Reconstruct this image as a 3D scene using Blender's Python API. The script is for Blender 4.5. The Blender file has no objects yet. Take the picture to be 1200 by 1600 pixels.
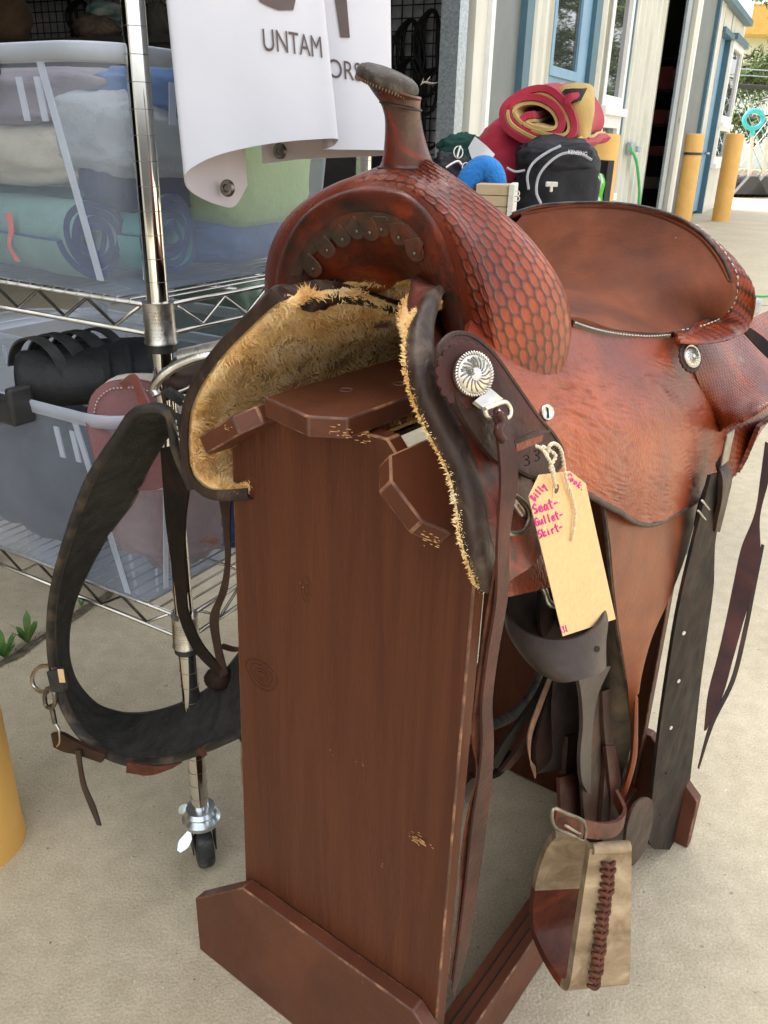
import bpy, bmesh, math, random
import numpy as np
from mathutils import Vector, Matrix, noise
random.seed(7); np.random.seed(7)
PI = math.pi
scn = bpy.context.scene
COL = scn.collection

# ---------------------------------------------------------------- camera, world, sun, exposure
CAM_H = 1.05; PITCH = math.radians(24.0); ROLL = math.radians(1.55)
cf = np.array([0, math.cos(PITCH), -math.sin(PITCH)])
cu0 = np.array([0, math.sin(PITCH), math.cos(PITCH)]); cr0 = np.array([1., 0, 0])
cr = math.cos(ROLL)*cr0 + math.sin(ROLL)*cu0
cu = math.cos(ROLL)*cu0 - math.sin(ROLL)*cr0
CP = np.array([0, 0, CAM_H])
cam_d = bpy.data.cameras.new('camera'); cam = bpy.data.objects.new('camera', cam_d); COL.objects.link(cam)
cam_d.sensor_fit = 'VERTICAL'; cam_d.sensor_height = 36; cam_d.lens = 36*1300/1600
cam_d.clip_start = .02; cam_d.clip_end = 600
M = Matrix(((cr[0], cu[0], -cf[0], 0), (cr[1], cu[1], -cf[1], 0), (cr[2], cu[2], -cf[2], CAM_H), (0, 0, 0, 1)))
cam.matrix_world = M
scn.camera = cam

SUN_EL = math.radians(58); SUN_AZ = math.radians(-60)      # azimuth of the sun measured from +Y towards +X
w = bpy.data.worlds.new('World'); scn.world = w; w.use_nodes = True
nt = w.node_tree; nt.nodes.clear()
sky = nt.nodes.new('ShaderNodeTexSky'); sky.sky_type = 'NISHITA'; sky.sun_disc = False
sky.sun_elevation = SUN_EL; sky.sun_rotation = SUN_AZ; sky.air_density = 1.0; sky.dust_density = 4.0; sky.ozone_density = 1.0
hs = nt.nodes.new('ShaderNodeHueSaturation'); hs.inputs['Saturation'].default_value = .22
bg = nt.nodes.new('ShaderNodeBackground'); bg.inputs['Strength'].default_value = .15
wo = nt.nodes.new('ShaderNodeOutputWorld')
nt.links.new(sky.outputs[0], hs.inputs['Color']); nt.links.new(hs.outputs[0], bg.inputs['Color']); nt.links.new(bg.outputs[0], wo.inputs['Surface'])
sd = bpy.data.lights.new('sun', 'SUN'); sd.energy = 1.5; sd.angle = math.radians(22); sd.color = (1, .93, .82)
so = bpy.data.objects.new('sun', sd); COL.objects.link(so)
sdir = Vector((math.sin(SUN_AZ)*math.cos(SUN_EL), math.cos(SUN_AZ)*math.cos(SUN_EL), math.sin(SUN_EL)))
so.rotation_euler = sdir.to_track_quat('Z', 'Y').to_euler()
scn.view_settings.view_transform = 'Standard'; scn.view_settings.look = 'None'
scn.view_settings.gamma = 1; scn.view_settings.use_curve_mapping = False
scn.view_settings.exposure = 2.1

# ---------------------------------------------------------------- measured directions -> points of the place
def ray(x, y): return cf + cr*(x-600)/1300 - cu*(y-800)/1300
def D(x, y, d): return CP + ray(x, y)*d
def Zp(x, y, z): r = ray(x, y); return CP + r*((z-CAM_H)/r[2])
def PL(x, y, p, n): r = ray(x, y); return CP + r*(np.dot(np.array(p)-CP, n)/np.dot(r, n))
def proj(p): q = np.array(p)-CP; d = q@cf; return 600+1300*(q@cr)/d, 800-1300*(q@cu)/d, d
# stand frame: s across (towards the right), b backwards along the saddle, w up
SA = Zp(312, 1484, 0); ds = np.array([.804, -.594, 0]); ds /= np.linalg.norm(ds); db = np.array([-ds[1], ds[0], 0])
SO = SA + ds*.228
def L(s, b, w): return SO + ds*s + db*b + np.array([0, 0, w])
def S(x, y, s): return PL(x, y, L(s, 0, 0), ds)
def B(x, y, b): return PL(x, y, L(0, b, 0), db)
def Ls(pts): return [L(*p) for p in pts]
def Ss(pts, s=None): return [S(p[0], p[1], p[2] if len(p) > 2 else s) for p in pts]
def Bs(pts, b=None): return [B(p[0], p[1], p[2] if len(p) > 2 else b) for p in pts]
def Ds(pts, d=None): return [D(p[0], p[1], p[2] if len(p) > 2 else d) for p in pts]

# ---------------------------------------------------------------- materials
def rgb(c): return (c[0], c[1], c[2], 1)
def new_mat(name):
    m = bpy.data.materials.new(name); m.use_nodes = True
    return m, m.node_tree.nodes, m.node_tree.links, m.node_tree.nodes['Principled BSDF']
def mat(name, c1, c2=None, c3=None, scale=8, detail=6, rough=.5, rough2=None, bump=0, bscale=60, metal=0, coat=0,
        stretch=(1, 1, 1), spec=.5, attr=None, attr_col=None, bump2=0, b2scale=400, uv=False, speck=None, speck_scale=300, speck_t=.7,
        sheen=0, dist=.6, trans=0, wave=None):
    m, N, K, P = new_mat(name)
    tc = N.new('ShaderNodeTexCoord'); mp = N.new('ShaderNodeMapping'); mp.inputs['Scale'].default_value = stretch
    K.new(tc.outputs['UV' if uv else 'Object'], mp.inputs[0]); vec = mp.outputs[0]
    P.inputs['Metallic'].default_value = metal; P.inputs['Roughness'].default_value = rough
    P.inputs['Coat Weight'].default_value = coat; P.inputs['Specular IOR Level'].default_value = spec
    P.inputs['Sheen Weight'].default_value = sheen
    if trans: P.inputs['Transmission Weight'].default_value = trans
    n1 = N.new('ShaderNodeTexNoise'); n1.inputs['Scale'].default_value = scale; n1.inputs['Detail'].default_value = detail
    n1.inputs['Distortion'].default_value = dist; n1.inputs['Roughness'].default_value = .6; K.new(vec, n1.inputs['Vector'])
    cr_ = N.new('ShaderNodeValToRGB'); e = cr_.color_ramp.elements
    c2 = c2 or c1; e[0].position = .33; e[0].color = rgb(c1); e[1].position = .68; e[1].color = rgb(c2)
    if c3:
        x = e.new(.5); x.color = rgb(c3)
    K.new(n1.outputs['Fac'], cr_.inputs[0]); col = cr_.outputs[0]
    if attr:
        at = N.new('ShaderNodeAttribute'); at.attribute_name = attr
        mx = N.new('ShaderNodeMix'); mx.data_type = 'RGBA'; K.new(at.outputs['Fac'], mx.inputs['Factor'])
        K.new(col, mx.inputs[6]); mx.inputs[7].default_value = rgb(attr_col); col = mx.outputs[2]
    if speck:
        n3 = N.new('ShaderNodeTexNoise'); n3.inputs['Scale'].default_value = speck_scale; n3.inputs['Detail'].default_value = 3; K.new(vec, n3.inputs['Vector'])
        r3 = N.new('ShaderNodeValToRGB'); r3.color_ramp.elements[0].position = speck_t; r3.color_ramp.elements[1].position = speck_t+.06
        K.new(n3.outputs['Fac'], r3.inputs[0])
        mx = N.new('ShaderNodeMix'); mx.data_type = 'RGBA'; K.new(r3.outputs[0], mx.inputs['Factor'])
        K.new(col, mx.inputs[6]); mx.inputs[7].default_value = rgb(speck); col = mx.outputs[2]
    K.new(col, P.inputs['Base Color'])
    if rough2 is not None:
        mr = N.new('ShaderNodeMapRange'); mr.inputs['From Min'].default_value = .3; mr.inputs['From Max'].default_value = .7
        mr.inputs['To Min'].default_value = rough; mr.inputs['To Max'].default_value = rough2
        n2 = N.new('ShaderNodeTexNoise'); n2.inputs['Scale'].default_value = scale*2.3; n2.inputs['Detail'].default_value = 5; K.new(vec, n2.inputs['Vector'])
        K.new(n2.outputs['Fac'], mr.inputs['Value']); K.new(mr.outputs[0], P.inputs['Roughness'])
    nrm = None
    if bump:
        nb = N.new('ShaderNodeTexNoise'); nb.inputs['Scale'].default_value = bscale; nb.inputs['Detail'].default_value = 6; nb.inputs['Distortion'].default_value = .8; K.new(vec, nb.inputs['Vector'])
        bu = N.new('ShaderNodeBump'); bu.inputs['Strength'].default_value = 1; bu.inputs['Distance'].default_value = bump
        K.new(nb.outputs['Fac'], bu.inputs['Height']); nrm = bu.outputs[0]
    if bump2:
        vb = N.new('ShaderNodeTexVoronoi'); vb.inputs['Scale'].default_value = b2scale; K.new(vec, vb.inputs['Vector'])
        b2 = N.new('ShaderNodeBump'); b2.inputs['Strength'].default_value = 1; b2.inputs['Distance'].default_value = bump2
        K.new(vb.outputs['Distance'], b2.inputs['Height'])
        if nrm: K.new(nrm, b2.inputs['Normal'])
        nrm = b2.outputs[0]
    if wave:
        wscale, wd = wave
        wt = N.new('ShaderNodeTexWave'); wt.inputs['Scale'].default_value = wscale; wt.inputs['Distortion'].default_value = 1.5; wt.inputs['Detail'].default_value = 2
        K.new(vec, wt.inputs['Vector'])
        b3 = N.new('ShaderNodeBump'); b3.inputs['Strength'].default_value = 1; b3.inputs['Distance'].default_value = wd
        K.new(wt.outputs['Fac'], b3.inputs['Height'])
        if nrm: K.new(nrm, b3.inputs['Normal'])
        nrm = b3.outputs[0]
    if nrm: K.new(nrm, P.inputs['Normal'])
    return m

MT = {}
MT['leather'] = mat('saddle_leather', (.10, .022, .012), (.26, .056, .015), (.17, .034, .013), scale=7, rough=.27, rough2=.42, bump=.0011, bscale=60, bump2=.0005, b2scale=260, spec=.3)
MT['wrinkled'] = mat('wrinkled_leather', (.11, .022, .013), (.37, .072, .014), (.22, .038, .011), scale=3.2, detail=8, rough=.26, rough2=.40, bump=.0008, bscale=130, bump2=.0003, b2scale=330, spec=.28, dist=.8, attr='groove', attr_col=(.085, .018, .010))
MT['seat'] = mat('seat_leather', (.065, .020, .010), (.21, .062, .026), (.135, .038, .016), scale=6, detail=6, rough=.60, rough2=.76, bump=.0006, bscale=160, speck=(.30, .17, .10), speck_scale=60, speck_t=.73, spec=.18, dist=.3)
MT['tooled'] = mat('tooled_leather', (.09, .017, .010), (.36, .066, .012), (.19, .030, .010), scale=7, detail=8, rough=.25, rough2=.40, bump=.0005, bscale=220, attr='groove', attr_col=(.030, .009, .005), spec=.28, speck=(.16, .10, .075), speck_scale=26, speck_t=.66)
MT['fork'] = mat('fork_leather', (.028, .015, .010), (.24, .038, .011), (.095, .018, .009), scale=15, detail=9, rough=.26, rough2=.44, bump=.0007, bscale=140, dist=1.0, spec=.34)
MT['frontstain'] = mat('stained_front_leather', (.030, .017, .010), (.12, .028, .013), (.052, .026, .015), scale=22, detail=8, rough=.36, rough2=.5, bump=.0006, bscale=140, dist=1.4, spec=.35)
MT['horn'] = mat('horn_leather', (.055, .028, .020), (.20, .024, .013), (.09, .026, .018), scale=26, detail=6, rough=.24, rough2=.42, bump=.0004, bscale=200, dist=1.4, coat=.15)
MT['horncap'] = mat('horn_cap_rawhide', (.022, .016, .012), (.12, .095, .068), (.045, .033, .024), scale=55, rough=.5, bump=.0008, bscale=220, dist=1.5, spec=.3)
MT['darkleather'] = mat('dark_oiled_leather', (.020, .010, .007), (.062, .028, .018), (.036, .018, .012), scale=14, rough=.42, rough2=.6, bump=.0007, bscale=150, bump2=.0002, b2scale=500, spec=.26)
MT['plumleather'] = mat('plum_brown_leather', (.028, .010, .008), (.085, .023, .015), (.048, .015, .011), scale=14, rough=.36, rough2=.5, bump=.0006, bscale=150, spec=.22)
MT['greyleather'] = mat('grey_latigo_leather', (.030, .021, .018), (.062, .045, .039), scale=20, rough=.42, bump=.0004, bscale=180, spec=.26)
MT['blackstrap'] = mat('worn_black_strap', (.007, .005, .004), (.032, .014, .009), (.012, .007, .005), scale=13, detail=9, rough=.55, rough2=.75, bump=.0006, bscale=180, speck=(.10, .07, .05), speck_scale=140, speck_t=.75, spec=.2, dist=1.4)
MT['edge'] = mat('rolled_edge_leather', (.022, .012, .009), (.10, .07, .05), (.042, .024, .017), scale=34, detail=9, rough=.5, bump=.0012, bscale=120, stretch=(1, 1, .5), spec=.3, dist=1.4)
MT['cutedge'] = mat('cut_leather_edge', (.16, .08, .045), (.28, .16, .09), scale=50, rough=.75)
MT['redskirt'] = mat('red_worn_skirt_leather', (.045, .018, .013), (.24, .032, .015), (.10, .028, .018), scale=30, detail=9, rough=.4, rough2=.55, bump=.0014, bscale=110, spec=.4, dist=1.5)
MT['fender'] = mat('fender_leather', (.10, .025, .011), (.25, .066, .020), (.165, .042, .014), scale=6, rough=.34, rough2=.48, bump=.0006, bscale=130, speck=(.34, .18, .10), speck_scale=90, speck_t=.74, spec=.24)
MT['fenderback'] = mat('fender_flesh_side', (.03, .022, .014), (.11, .075, .04), scale=26, rough=.75, bump=.0008, bscale=120)
MT['fleece'] = mat('fleece_wool', (.70, .38, .11), (.98, .78, .44), (.90, .60, .25), scale=24, rough=.95)
MT['wood'] = mat('painted_stand_wood', (.078, .024, .011), (.125, .040, .018), (.100, .031, .014), scale=6, detail=10, rough=.40, rough2=.54, bump=.0010, bscale=60, stretch=(3.6, 3.6, .25), speck=(.20, .085, .045), speck_scale=34, speck_t=.78, spec=.22, dist=.9)
MT['woodx'] = mat('painted_stand_wood_lengthwise', (.080, .025, .012), (.140, .044, .021), (.106, .033, .016), scale=7, detail=8, rough=.38, rough2=.52, bump=.0008, bscale=60, speck=(.36, .19, .12), speck_scale=55, speck_t=.77, spec=.28)
MT['woodend'] = mat('stand_wood_end_grain', (.10, .045, .03), (.27, .135, .09), scale=120, rough=.7, bump=.001, bscale=260, speck=(.50, .24, .09), speck_scale=36, speck_t=.68)
MT['wornedge'] = mat('worn_painted_edge', (.085, .034, .021), (.40, .20, .10), (.13, .056, .036), scale=22, detail=9, rough=.6, dist=1.5)
MT['bare'] = mat('bare_scraped_wood', (.55, .28, .10), (.72, .42, .18), scale=90, rough=.7)
MT['silver'] = mat('silver_metal', (.50, .47, .42), (.72, .69, .63), scale=60, rough=.26, rough2=.4, metal=1, bump=.0003, bscale=200)
MT['engraved'] = mat('engraved_silver', (.42, .39, .34), (.68, .65, .58), scale=90, rough=.33, metal=1, bump=.0014, bscale=260, dist=3)
MT['dullsteel'] = mat('dull_steel', (.13, .12, .10), (.30, .28, .24), scale=50, rough=.42, metal=1)
MT['chrome'] = mat('chrome', (.68, .67, .64), (.74, .73, .70), scale=20, rough=.09, metal=1)
MT['chromewire'] = mat('chrome_wire', (.42, .41, .37), (.60, .58, .53), scale=30, rough=.22, metal=1)
MT['zinc'] = mat('zinc_plate', (.5, .58, .6), (.72, .78, .80), scale=30, rough=.28, metal=.9)
MT['blackplastic'] = mat('black_plastic', (.018, .018, .018), (.03, .03, .03), scale=30, rough=.4)
MT['rubber'] = mat('worn_black_rubber', (.02, .02, .02), (.10, .10, .095), (.035, .035, .033), scale=60, rough=.7)
MT['neoprene'] = mat('black_neoprene', (.022, .021, .019), (.050, .046, .041), scale=40, rough=.9, bump2=.0016, b2scale=330, speck=(.26, .24, .20), speck_scale=190, speck_t=.73, spec=.2)
MT['neoedge'] = mat('worn_black_binding', (.020, .018, .015), (.12, .085, .055), (.036, .031, .026), scale=22, detail=9, rough=.62, bump=.0006, bscale=160, spec=.3, dist=1.3)
MT['webbing'] = mat('black_webbing', (.02, .02, .02), (.05, .05, .048), scale=60, rough=.8, wave=(220, .0006))
MT['rawhide'] = mat('rawhide_stirrup', (.19, .125, .070), (.47, .355, .225), (.31, .225, .135), scale=24, detail=9, rough=.5, rough2=.65, bump=.0010, bscale=90, spec=.3)
MT['lacing'] = mat('brown_lacing', (.055, .018, .011), (.15, .045, .023), scale=60, rough=.5, bump=.0006, bscale=200, spec=.22)
MT['tread'] = mat('stirrup_tread_leather', (.045, .016, .011), (.22, .050, .022), (.10, .028, .016), scale=14, detail=9, rough=.34, rough2=.5, bump=.0006, bscale=120, spec=.25, dist=.9)
MT['kraft'] = mat('manila_tag_paper', (.66, .43, .20), (.74, .50, .25), scale=200, rough=.85, bump=.0001, bscale=500)
MT['pinkink'] = mat('pink_marker_ink', (.62, .02, .22), (.70, .04, .30), scale=100, rough=.6)
MT['twine'] = mat('cotton_twine', (.55, .45, .30), (.74, .65, .48), scale=200, rough=.9)
MT['banner'] = mat('white_vinyl_banner', (.53, .545, .60), (.59, .60, .655), scale=4, rough=.5, bump=.0012, bscale=9)
MT['bannerback'] = mat('banner_reverse', (.52, .46, .46), (.60, .54, .54), scale=6, rough=.6)
MT['bannerink'] = mat('brown_banner_ink', (.075, .05, .048), (.09, .062, .058), scale=20, rough=.5)
MT['yellow'] = mat('yellow_bollard_plastic', (.66, .36, .08), (.76, .44, .12), scale=5, rough=.5, bump=.0004, bscale=80, speck=(.40, .22, .07), speck_scale=14, speck_t=.72)
MT['siding'] = mat('cream_metal_siding', (.50, .49, .41), (.66, .65, .57), (.60, .59, .51), scale=5, detail=9, rough=.45, stretch=(1, 1, .2), speck=(.30, .27, .21), speck_scale=16, speck_t=.70)
MT['greydoor'] = mat('grey_painted_steel', (.13, .145, .14), (.17, .185, .175), scale=3, rough=.45)
MT['galv'] = mat('galvanised_steel', (.26, .30, .32), (.52, .57, .60), scale=60, rough=.4, metal=.6)
MT['bluetrim'] = mat('blue_trim_paint', (.05, .12, .16), (.07, .15, .20), scale=6, rough=.45)
MT['bluedoor'] = mat('light_blue_door_paint', (.15, .29, .42), (.20, .35, .48), scale=4, rough=.45)
MT['whitepaint'] = mat('white_window_paint', (.74, .74, .72), (.82, .82, .80), scale=10, rough=.4)
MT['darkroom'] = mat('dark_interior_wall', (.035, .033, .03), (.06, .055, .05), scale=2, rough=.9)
MT['blackwire'] = mat('black_grid_wire', (.012, .012, .012), (.02, .02, .02), scale=10, rough=.6)
MT['blacktack'] = mat('black_tack_leather', (.012, .010, .009), (.03, .025, .02), scale=10, rough=.6)
MT['green'] = mat('green_hose', (.05, .42, .13), (.08, .55, .18), scale=10, rough=.4)
MT['teal'] = mat('teal_plastic', (.02, .34, .36), (.04, .42, .44), scale=10, rough=.4)
MT['pole'] = mat('pale_wooden_pole', (.42, .38, .30), (.58, .52, .42), scale=10, rough=.6)
MT['bark'] = mat('pine_bark', (.05, .035, .025), (.12, .085, .06), scale=8, rough=.9, bump=.01, bscale=18)
MT['needles'] = mat('pine_needles', (.045, .085, .022), (.13, .17, .045), (.085, .125, .033), scale=1.4, rough=.7)
MT['grass'] = mat('lawn', (.14, .17, .06), (.26, .25, .12), scale=3, rough=.95, bump=.02, bscale=30)
MT['gravel'] = mat('brown_rock', (.10, .08, .065), (.24, .19, .155), scale=8, rough=.9, bump=.02, bscale=20)
MT['weed'] = mat('weed_leaf', (.06, .16, .03), (.14, .26, .06), scale=30, rough=.6)
MT['soil'] = mat('joint_dirt', (.07, .055, .035), (.22, .18, .12), scale=60, rough=.95, bump=.004, bscale=90)
MT['thread'] = mat('pale_stitching', (.42, .38, .32), (.55, .50, .42), scale=100, rough=.8)
MT['darkhole'] = mat('dark_gap', (.01, .008, .006), (.015, .01, .008), scale=10, rough=.9)
def cloth(name, a, b=None, scale=14, bump=.0016, rough=.9):
    if name not in MT: MT[name] = mat(name, a, b or tuple(min(1, x*1.45) for x in a), scale=scale, detail=9, rough=rough, bump=bump, bscale=95, bump2=.0004, b2scale=420, sheen=.1 if max(a) > .05 else 0, spec=.5 if max(a) > .05 else .25)
    return MT[name]
def glassy(name, alpha, col, rough=.12, bump=0):
    m, N, K, P = new_mat(name)
    P.inputs['Base Color'].default_value = rgb(col); P.inputs['Roughness'].default_value = rough
    tr = N.new('ShaderNodeBsdfTransparent'); tr.inputs[0].default_value = (.93, .95, .98, 1)
    mx = N.new('ShaderNodeMixShader'); lw = N.new('ShaderNodeLayerWeight'); lw.inputs['Blend'].default_value = .5; pw = N.new('ShaderNodeMath'); pw.operation = 'POWER'; pw.inputs[1].default_value = 5; K.new(lw.outputs['Facing'], pw.inputs[0]); fr = N.new('ShaderNodeMath'); fr.operation = 'MULTIPLY'; fr.inputs[1].default_value = .7; K.new(pw.outputs[0], fr.inputs[0])
    ad = N.new('ShaderNodeMath'); ad.operation = 'ADD'; ad.use_clamp = True; ad.inputs[1].default_value = alpha
    n = N.new('ShaderNodeTexNoise'); n.inputs['Scale'].default_value = 7; n.inputs['Detail'].default_value = 5
    tc = N.new('ShaderNodeTexCoord'); K.new(tc.outputs['Object'], n.inputs['Vector'])
    mu = N.new('ShaderNodeMath'); mu.operation = 'MULTIPLY'; mu.inputs[1].default_value = alpha*.8
    a2 = N.new('ShaderNodeMath'); a2.operation = 'ADD'; a2.use_clamp = True
    K.new(fr.outputs[0], ad.inputs[0]); K.new(n.outputs['Fac'], mu.inputs[0]); K.new(ad.outputs[0], a2.inputs[0]); K.new(mu.outputs[0], a2.inputs[1])
    bu = N.new('ShaderNodeBump'); bu.inputs['Distance'].default_value = .003; bu.inputs['Strength'].default_value = .5; K.new(n.outputs['Fac'], bu.inputs['Height']); K.new(bu.outputs[0], P.inputs['Normal'])
    K.new(a2.outputs[0], mx.inputs[0]); K.new(tr.outputs[0], mx.inputs[1]); K.new(P.outputs[0], mx.inputs[2])
    K.new(mx.outputs[0], N['Material Output'].inputs['Surface'])
    return m
MT['binwall'] = glassy('clear_bin_plastic', .17, (.50, .57, .69), .14)
MT['binrim'] = glassy('frosted_bin_rim_plastic', .36, (.66, .72, .82), .3)
def pane_mat():
    m, N, K, P = new_mat('window_glass')
    P.inputs['Base Color'].default_value = (.03, .035, .04, 1); P.inputs['Roughness'].default_value = .02
    P.inputs['Specular IOR Level'].default_value = 1.0; P.inputs['Metallic'].default_value = 0; P.inputs['IOR'].default_value = 2.2
    return m
MT['pane'] = pane_mat()
def ground_mat():
    m, N, K, P = new_mat('concrete_paving')
    tc = N.new('ShaderNodeTexCoord')
    def nz(s, d, dist=0):
        n = N.new('ShaderNodeTexNoise'); n.inputs['Scale'].default_value = s; n.inputs['Detail'].default_value = d; n.inputs['Distortion'].default_value = dist
        K.new(tc.outputs['Object'], n.inputs['Vector']); return n.outputs['Fac']
    def ramp(f, *st):
        r = N.new('ShaderNodeValToRGB'); e = r.color_ramp.elements
        e[0].position, e[0].color = st[0][0], rgb(st[0][1]); e[1].position, e[1].color = st[-1][0], rgb(st[-1][1])
        for s in st[1:-1]: x = e.new(s[0]); x.color = rgb(s[1])
        K.new(f, r.inputs[0]); return r.outputs[0]
    def mix(f, a, b, t='MIX', fac=None):
        x = N.new('ShaderNodeMix'); x.data_type = 'RGBA'; x.blend_type = t
        if f is None: x.inputs['Factor'].default_value = fac
        else: K.new(f, x.inputs['Factor'])
        K.new(a, x.inputs[6]); K.new(b, x.inputs[7]); return x.outputs[2]
    base = ramp(nz(2.2, 6, .5), (.3, (.50, .43, .305)), (.7, (.575, .50, .365)))
    mid = ramp(nz(28, 8, .2), (.35, (.88, .87, .85)), (.65, (1.06, 1.06, 1.06)))
    c = mix(None, base, mid, 'MULTIPLY', .8)
    fine = ramp(nz(260, 3), (.3, (.70, .69, .66)), (.7, (1.15, 1.15, 1.13)))
    c = mix(None, c, fine, 'MULTIPLY', .65)
    pits = ramp(nz(75, 2), (.22, (.4, .37, .33)), (.30, (1, 1, 1)))
    c = mix(None, c, pits, 'MULTIPLY', .8)
    wht = ramp(nz(120, 2), (.70, (0, 0, 0)), (.74, (.35, .34, .32)))
    c = mix(None, c, wht, 'ADD', .5)
    K.new(c, P.inputs['Base Color']); P.inputs['Roughness'].default_value = .85
    bu = N.new('ShaderNodeBump'); bu.inputs['Distance'].default_value = .0016; K.new(nz(230, 4), bu.inputs['Height']); K.new(bu.outputs[0], P.inputs['Normal'])
    return m
MT['concrete'] = ground_mat()

# ---------------------------------------------------------------- object helpers
def tag(o, label=None, cat=None, group=None, kind=None):
    if label: o['label'] = label
    if cat: o['category'] = cat
    if group: o['group'] = group
    if kind: o['kind'] = kind
    return o
def thing(name, label, cat, loc=(0, 0, 0), group=None):
    o = bpy.data.objects.new(name, None); COL.objects.link(o); o.location = Vector([float(v) for v in loc]); o.empty_display_size = .05
    tag(o, label, cat, group); o['org'] = [float(v) for v in loc]; return o
def org(p):
    while p is not None:
        if 'org' in p: return Vector(p['org'])
        p = p.parent
    return Vector((0, 0, 0))
def link(name, me, m, parent=None):
    o = bpy.data.objects.new(name, me); COL.objects.link(o)
    for k in (m if isinstance(m, (list, tuple)) else [m]): me.materials.append(k)
    if parent is not None:
        me.transform(Matrix.Translation(-org(parent))); o.parent = parent
    return o
def mesh(name, V, F, m, parent=None, smooth=True, uv=None, attr=None, mi=None, angle=None):
    me = bpy.data.meshes.new(name); me.from_pydata([tuple(map(float, v)) for v in V], [], [tuple(int(i) for i in f) for f in F]); me.update()
    if smooth: me.polygons.foreach_set('use_smooth', [True]*len(me.polygons))
    if uv is not None:
        ul = me.uv_layers.new(name='UVMap'); vi = np.zeros(len(me.loops), dtype=np.int32); me.loops.foreach_get('vertex_index', vi)
        ul.data.foreach_set('uv', np.asarray(uv, dtype=np.float32)[vi].ravel())
    if attr is not None:
        for k, v in attr.items():
            a = me.attributes.new(k, 'FLOAT', 'POINT'); a.data.foreach_set('value', np.asarray(v, dtype=np.float32).ravel())
    if mi is not None: me.polygons.foreach_set('material_index', mi)
    if angle and smooth: me.set_sharp_from_angle(angle=math.radians(angle))
    return link(name, me, m, parent)
def solid(o, t, off=0, rim=None, bev=0):
    md = o.modifiers.new('thick', 'SOLIDIFY'); md.thickness = t; md.offset = off; md.use_even_offset = False
    if rim is not None: md.material_offset_rim = rim
    e = o.modifiers.new('edges', 'EDGE_SPLIT'); e.split_angle = math.radians(55)
    return o
def bevel(o, wd, seg=2):
    md = o.modifiers.new('bevel', 'BEVEL'); md.width = wd; md.segments = seg; md.limit_method = 'ANGLE'; md.angle_limit = math.radians(35); md.harden_normals = False
    return o
def crow(P, k):                       # Catmull-Rom along axis 0
    P = np.asarray(P, float); n = len(P)
    if n == 2: 
        t = np.linspace(0, 1, k+1).reshape((-1,)+(1,)*(P.ndim-1)); return P[0]*(1-t)+P[1]*t
    Q = np.concatenate([[2*P[0]-P[1]], P, [2*P[-1]-P[-2]]]); out = []
    for i in range(n-1):
        a, b, c, d = Q[i], Q[i+1], Q[i+2], Q[i+3]
        for j in range(k):
            t = j/k
            out.append(.5*((2*b)+(-a+c)*t+(2*a-5*b+4*c-d)*t*t+(-a+3*b-3*c+d)*t**3))
    out.append(P[-1]); return np.array(out)
def crow_closed(P, k):
    P = np.asarray(P, float); n = len(P); out = []
    for i in range(n):
        a, b, c, d = P[(i-1) % n], P[i], P[(i+1) % n], P[(i+2) % n]
        for j in range(k):
            t = j/k; out.append(.5*((2*b)+(-a+c)*t+(2*a-5*b+4*c-d)*t*t+(-a+3*b-3*c+d)*t**3))
    return np.array(out)
def resample(P, n, k=12):
    Q = crow(P, k); dl = np.r_[0, np.cumsum(np.linalg.norm(np.diff(Q, axis=0), axis=1))]
    t = np.linspace(0, dl[-1], n); return np.stack([np.interp(t, dl, Q[:, i]) for i in range(Q.shape[1])], 1)
def dense(ctrl, ku, kv):
    G = crow(np.asarray(ctrl, float), ku); G = np.swapaxes(crow(np.swapaxes(G, 0, 1), kv), 0, 1); return G
def grid_normals(G):
    du = np.gradient(G, axis=0); dv = np.gradient(G, axis=1); N = np.cross(du, dv); N /= (np.linalg.norm(N, axis=2, keepdims=True)+1e-12); return N
def grid_uv(G):
    u = np.zeros(G.shape[:2]); v = np.zeros(G.shape[:2])
    u[1:] = np.cumsum(np.linalg.norm(np.diff(G, axis=0), axis=2), 0); v[:, 1:] = np.cumsum(np.linalg.norm(np.diff(G, axis=1), axis=2), 1)
    return u, v
def gfaces(m, n, cu_=False):
    F = []
    for i in range(m if cu_ else m-1):
        i2 = (i+1) % m
        for j in range(n-1): F.append((i*n+j, i2*n+j, i2*n+j+1, i*n+j+1))
    return F
def gsurf(name, G, m, parent=None, thick=0, off=0, disp=None, rim=None, attrn=None, flip=False, angle=None):
    u, v = grid_uv(G); at = None
    if disp is not None:
        if getattr(disp, 'mean', False): u = np.repeat(u[:, u.shape[1]//2:].mean(1, keepdims=True), u.shape[1], 1); v = np.repeat(v[v.shape[0]//3:v.shape[0]//2].mean(0, keepdims=True), v.shape[0], 0)
        N = grid_normals(G)*(-1 if flip else 1); h, gr = disp(u, v, G); G = G+N*h[..., None]; at = {'groove': gr.ravel()}
    F = gfaces(*G.shape[:2])
    if flip: F = [f[::-1] for f in F]
    o = mesh(name, G.reshape(-1, 3), F, m, parent, uv=np.stack([u.ravel(), v.ravel()], 1), attr=at, angle=angle)
    if thick: solid(o, thick, off, rim)
    return o
def strap(name, A, Bl, m, parent=None, thick=.003, k=6, n=None, bulge=0, off=0, rim=None, across=2):
    n = n or max(len(A), len(Bl)); A = resample(A, n); Bl = resample(Bl, n)
    rows = [A+(Bl-A)*t for t in np.linspace(0, 1, across+1)]
    if bulge is not 0:
        for i, t in enumerate(np.linspace(0, 1, across+1)): rows[i] = rows[i]+np.asarray(bulge)*4*t*(1-t)
    G = dense(np.array(rows), 2, k); return gsurf(name, G, m, parent, thick, off, rim=rim)
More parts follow.
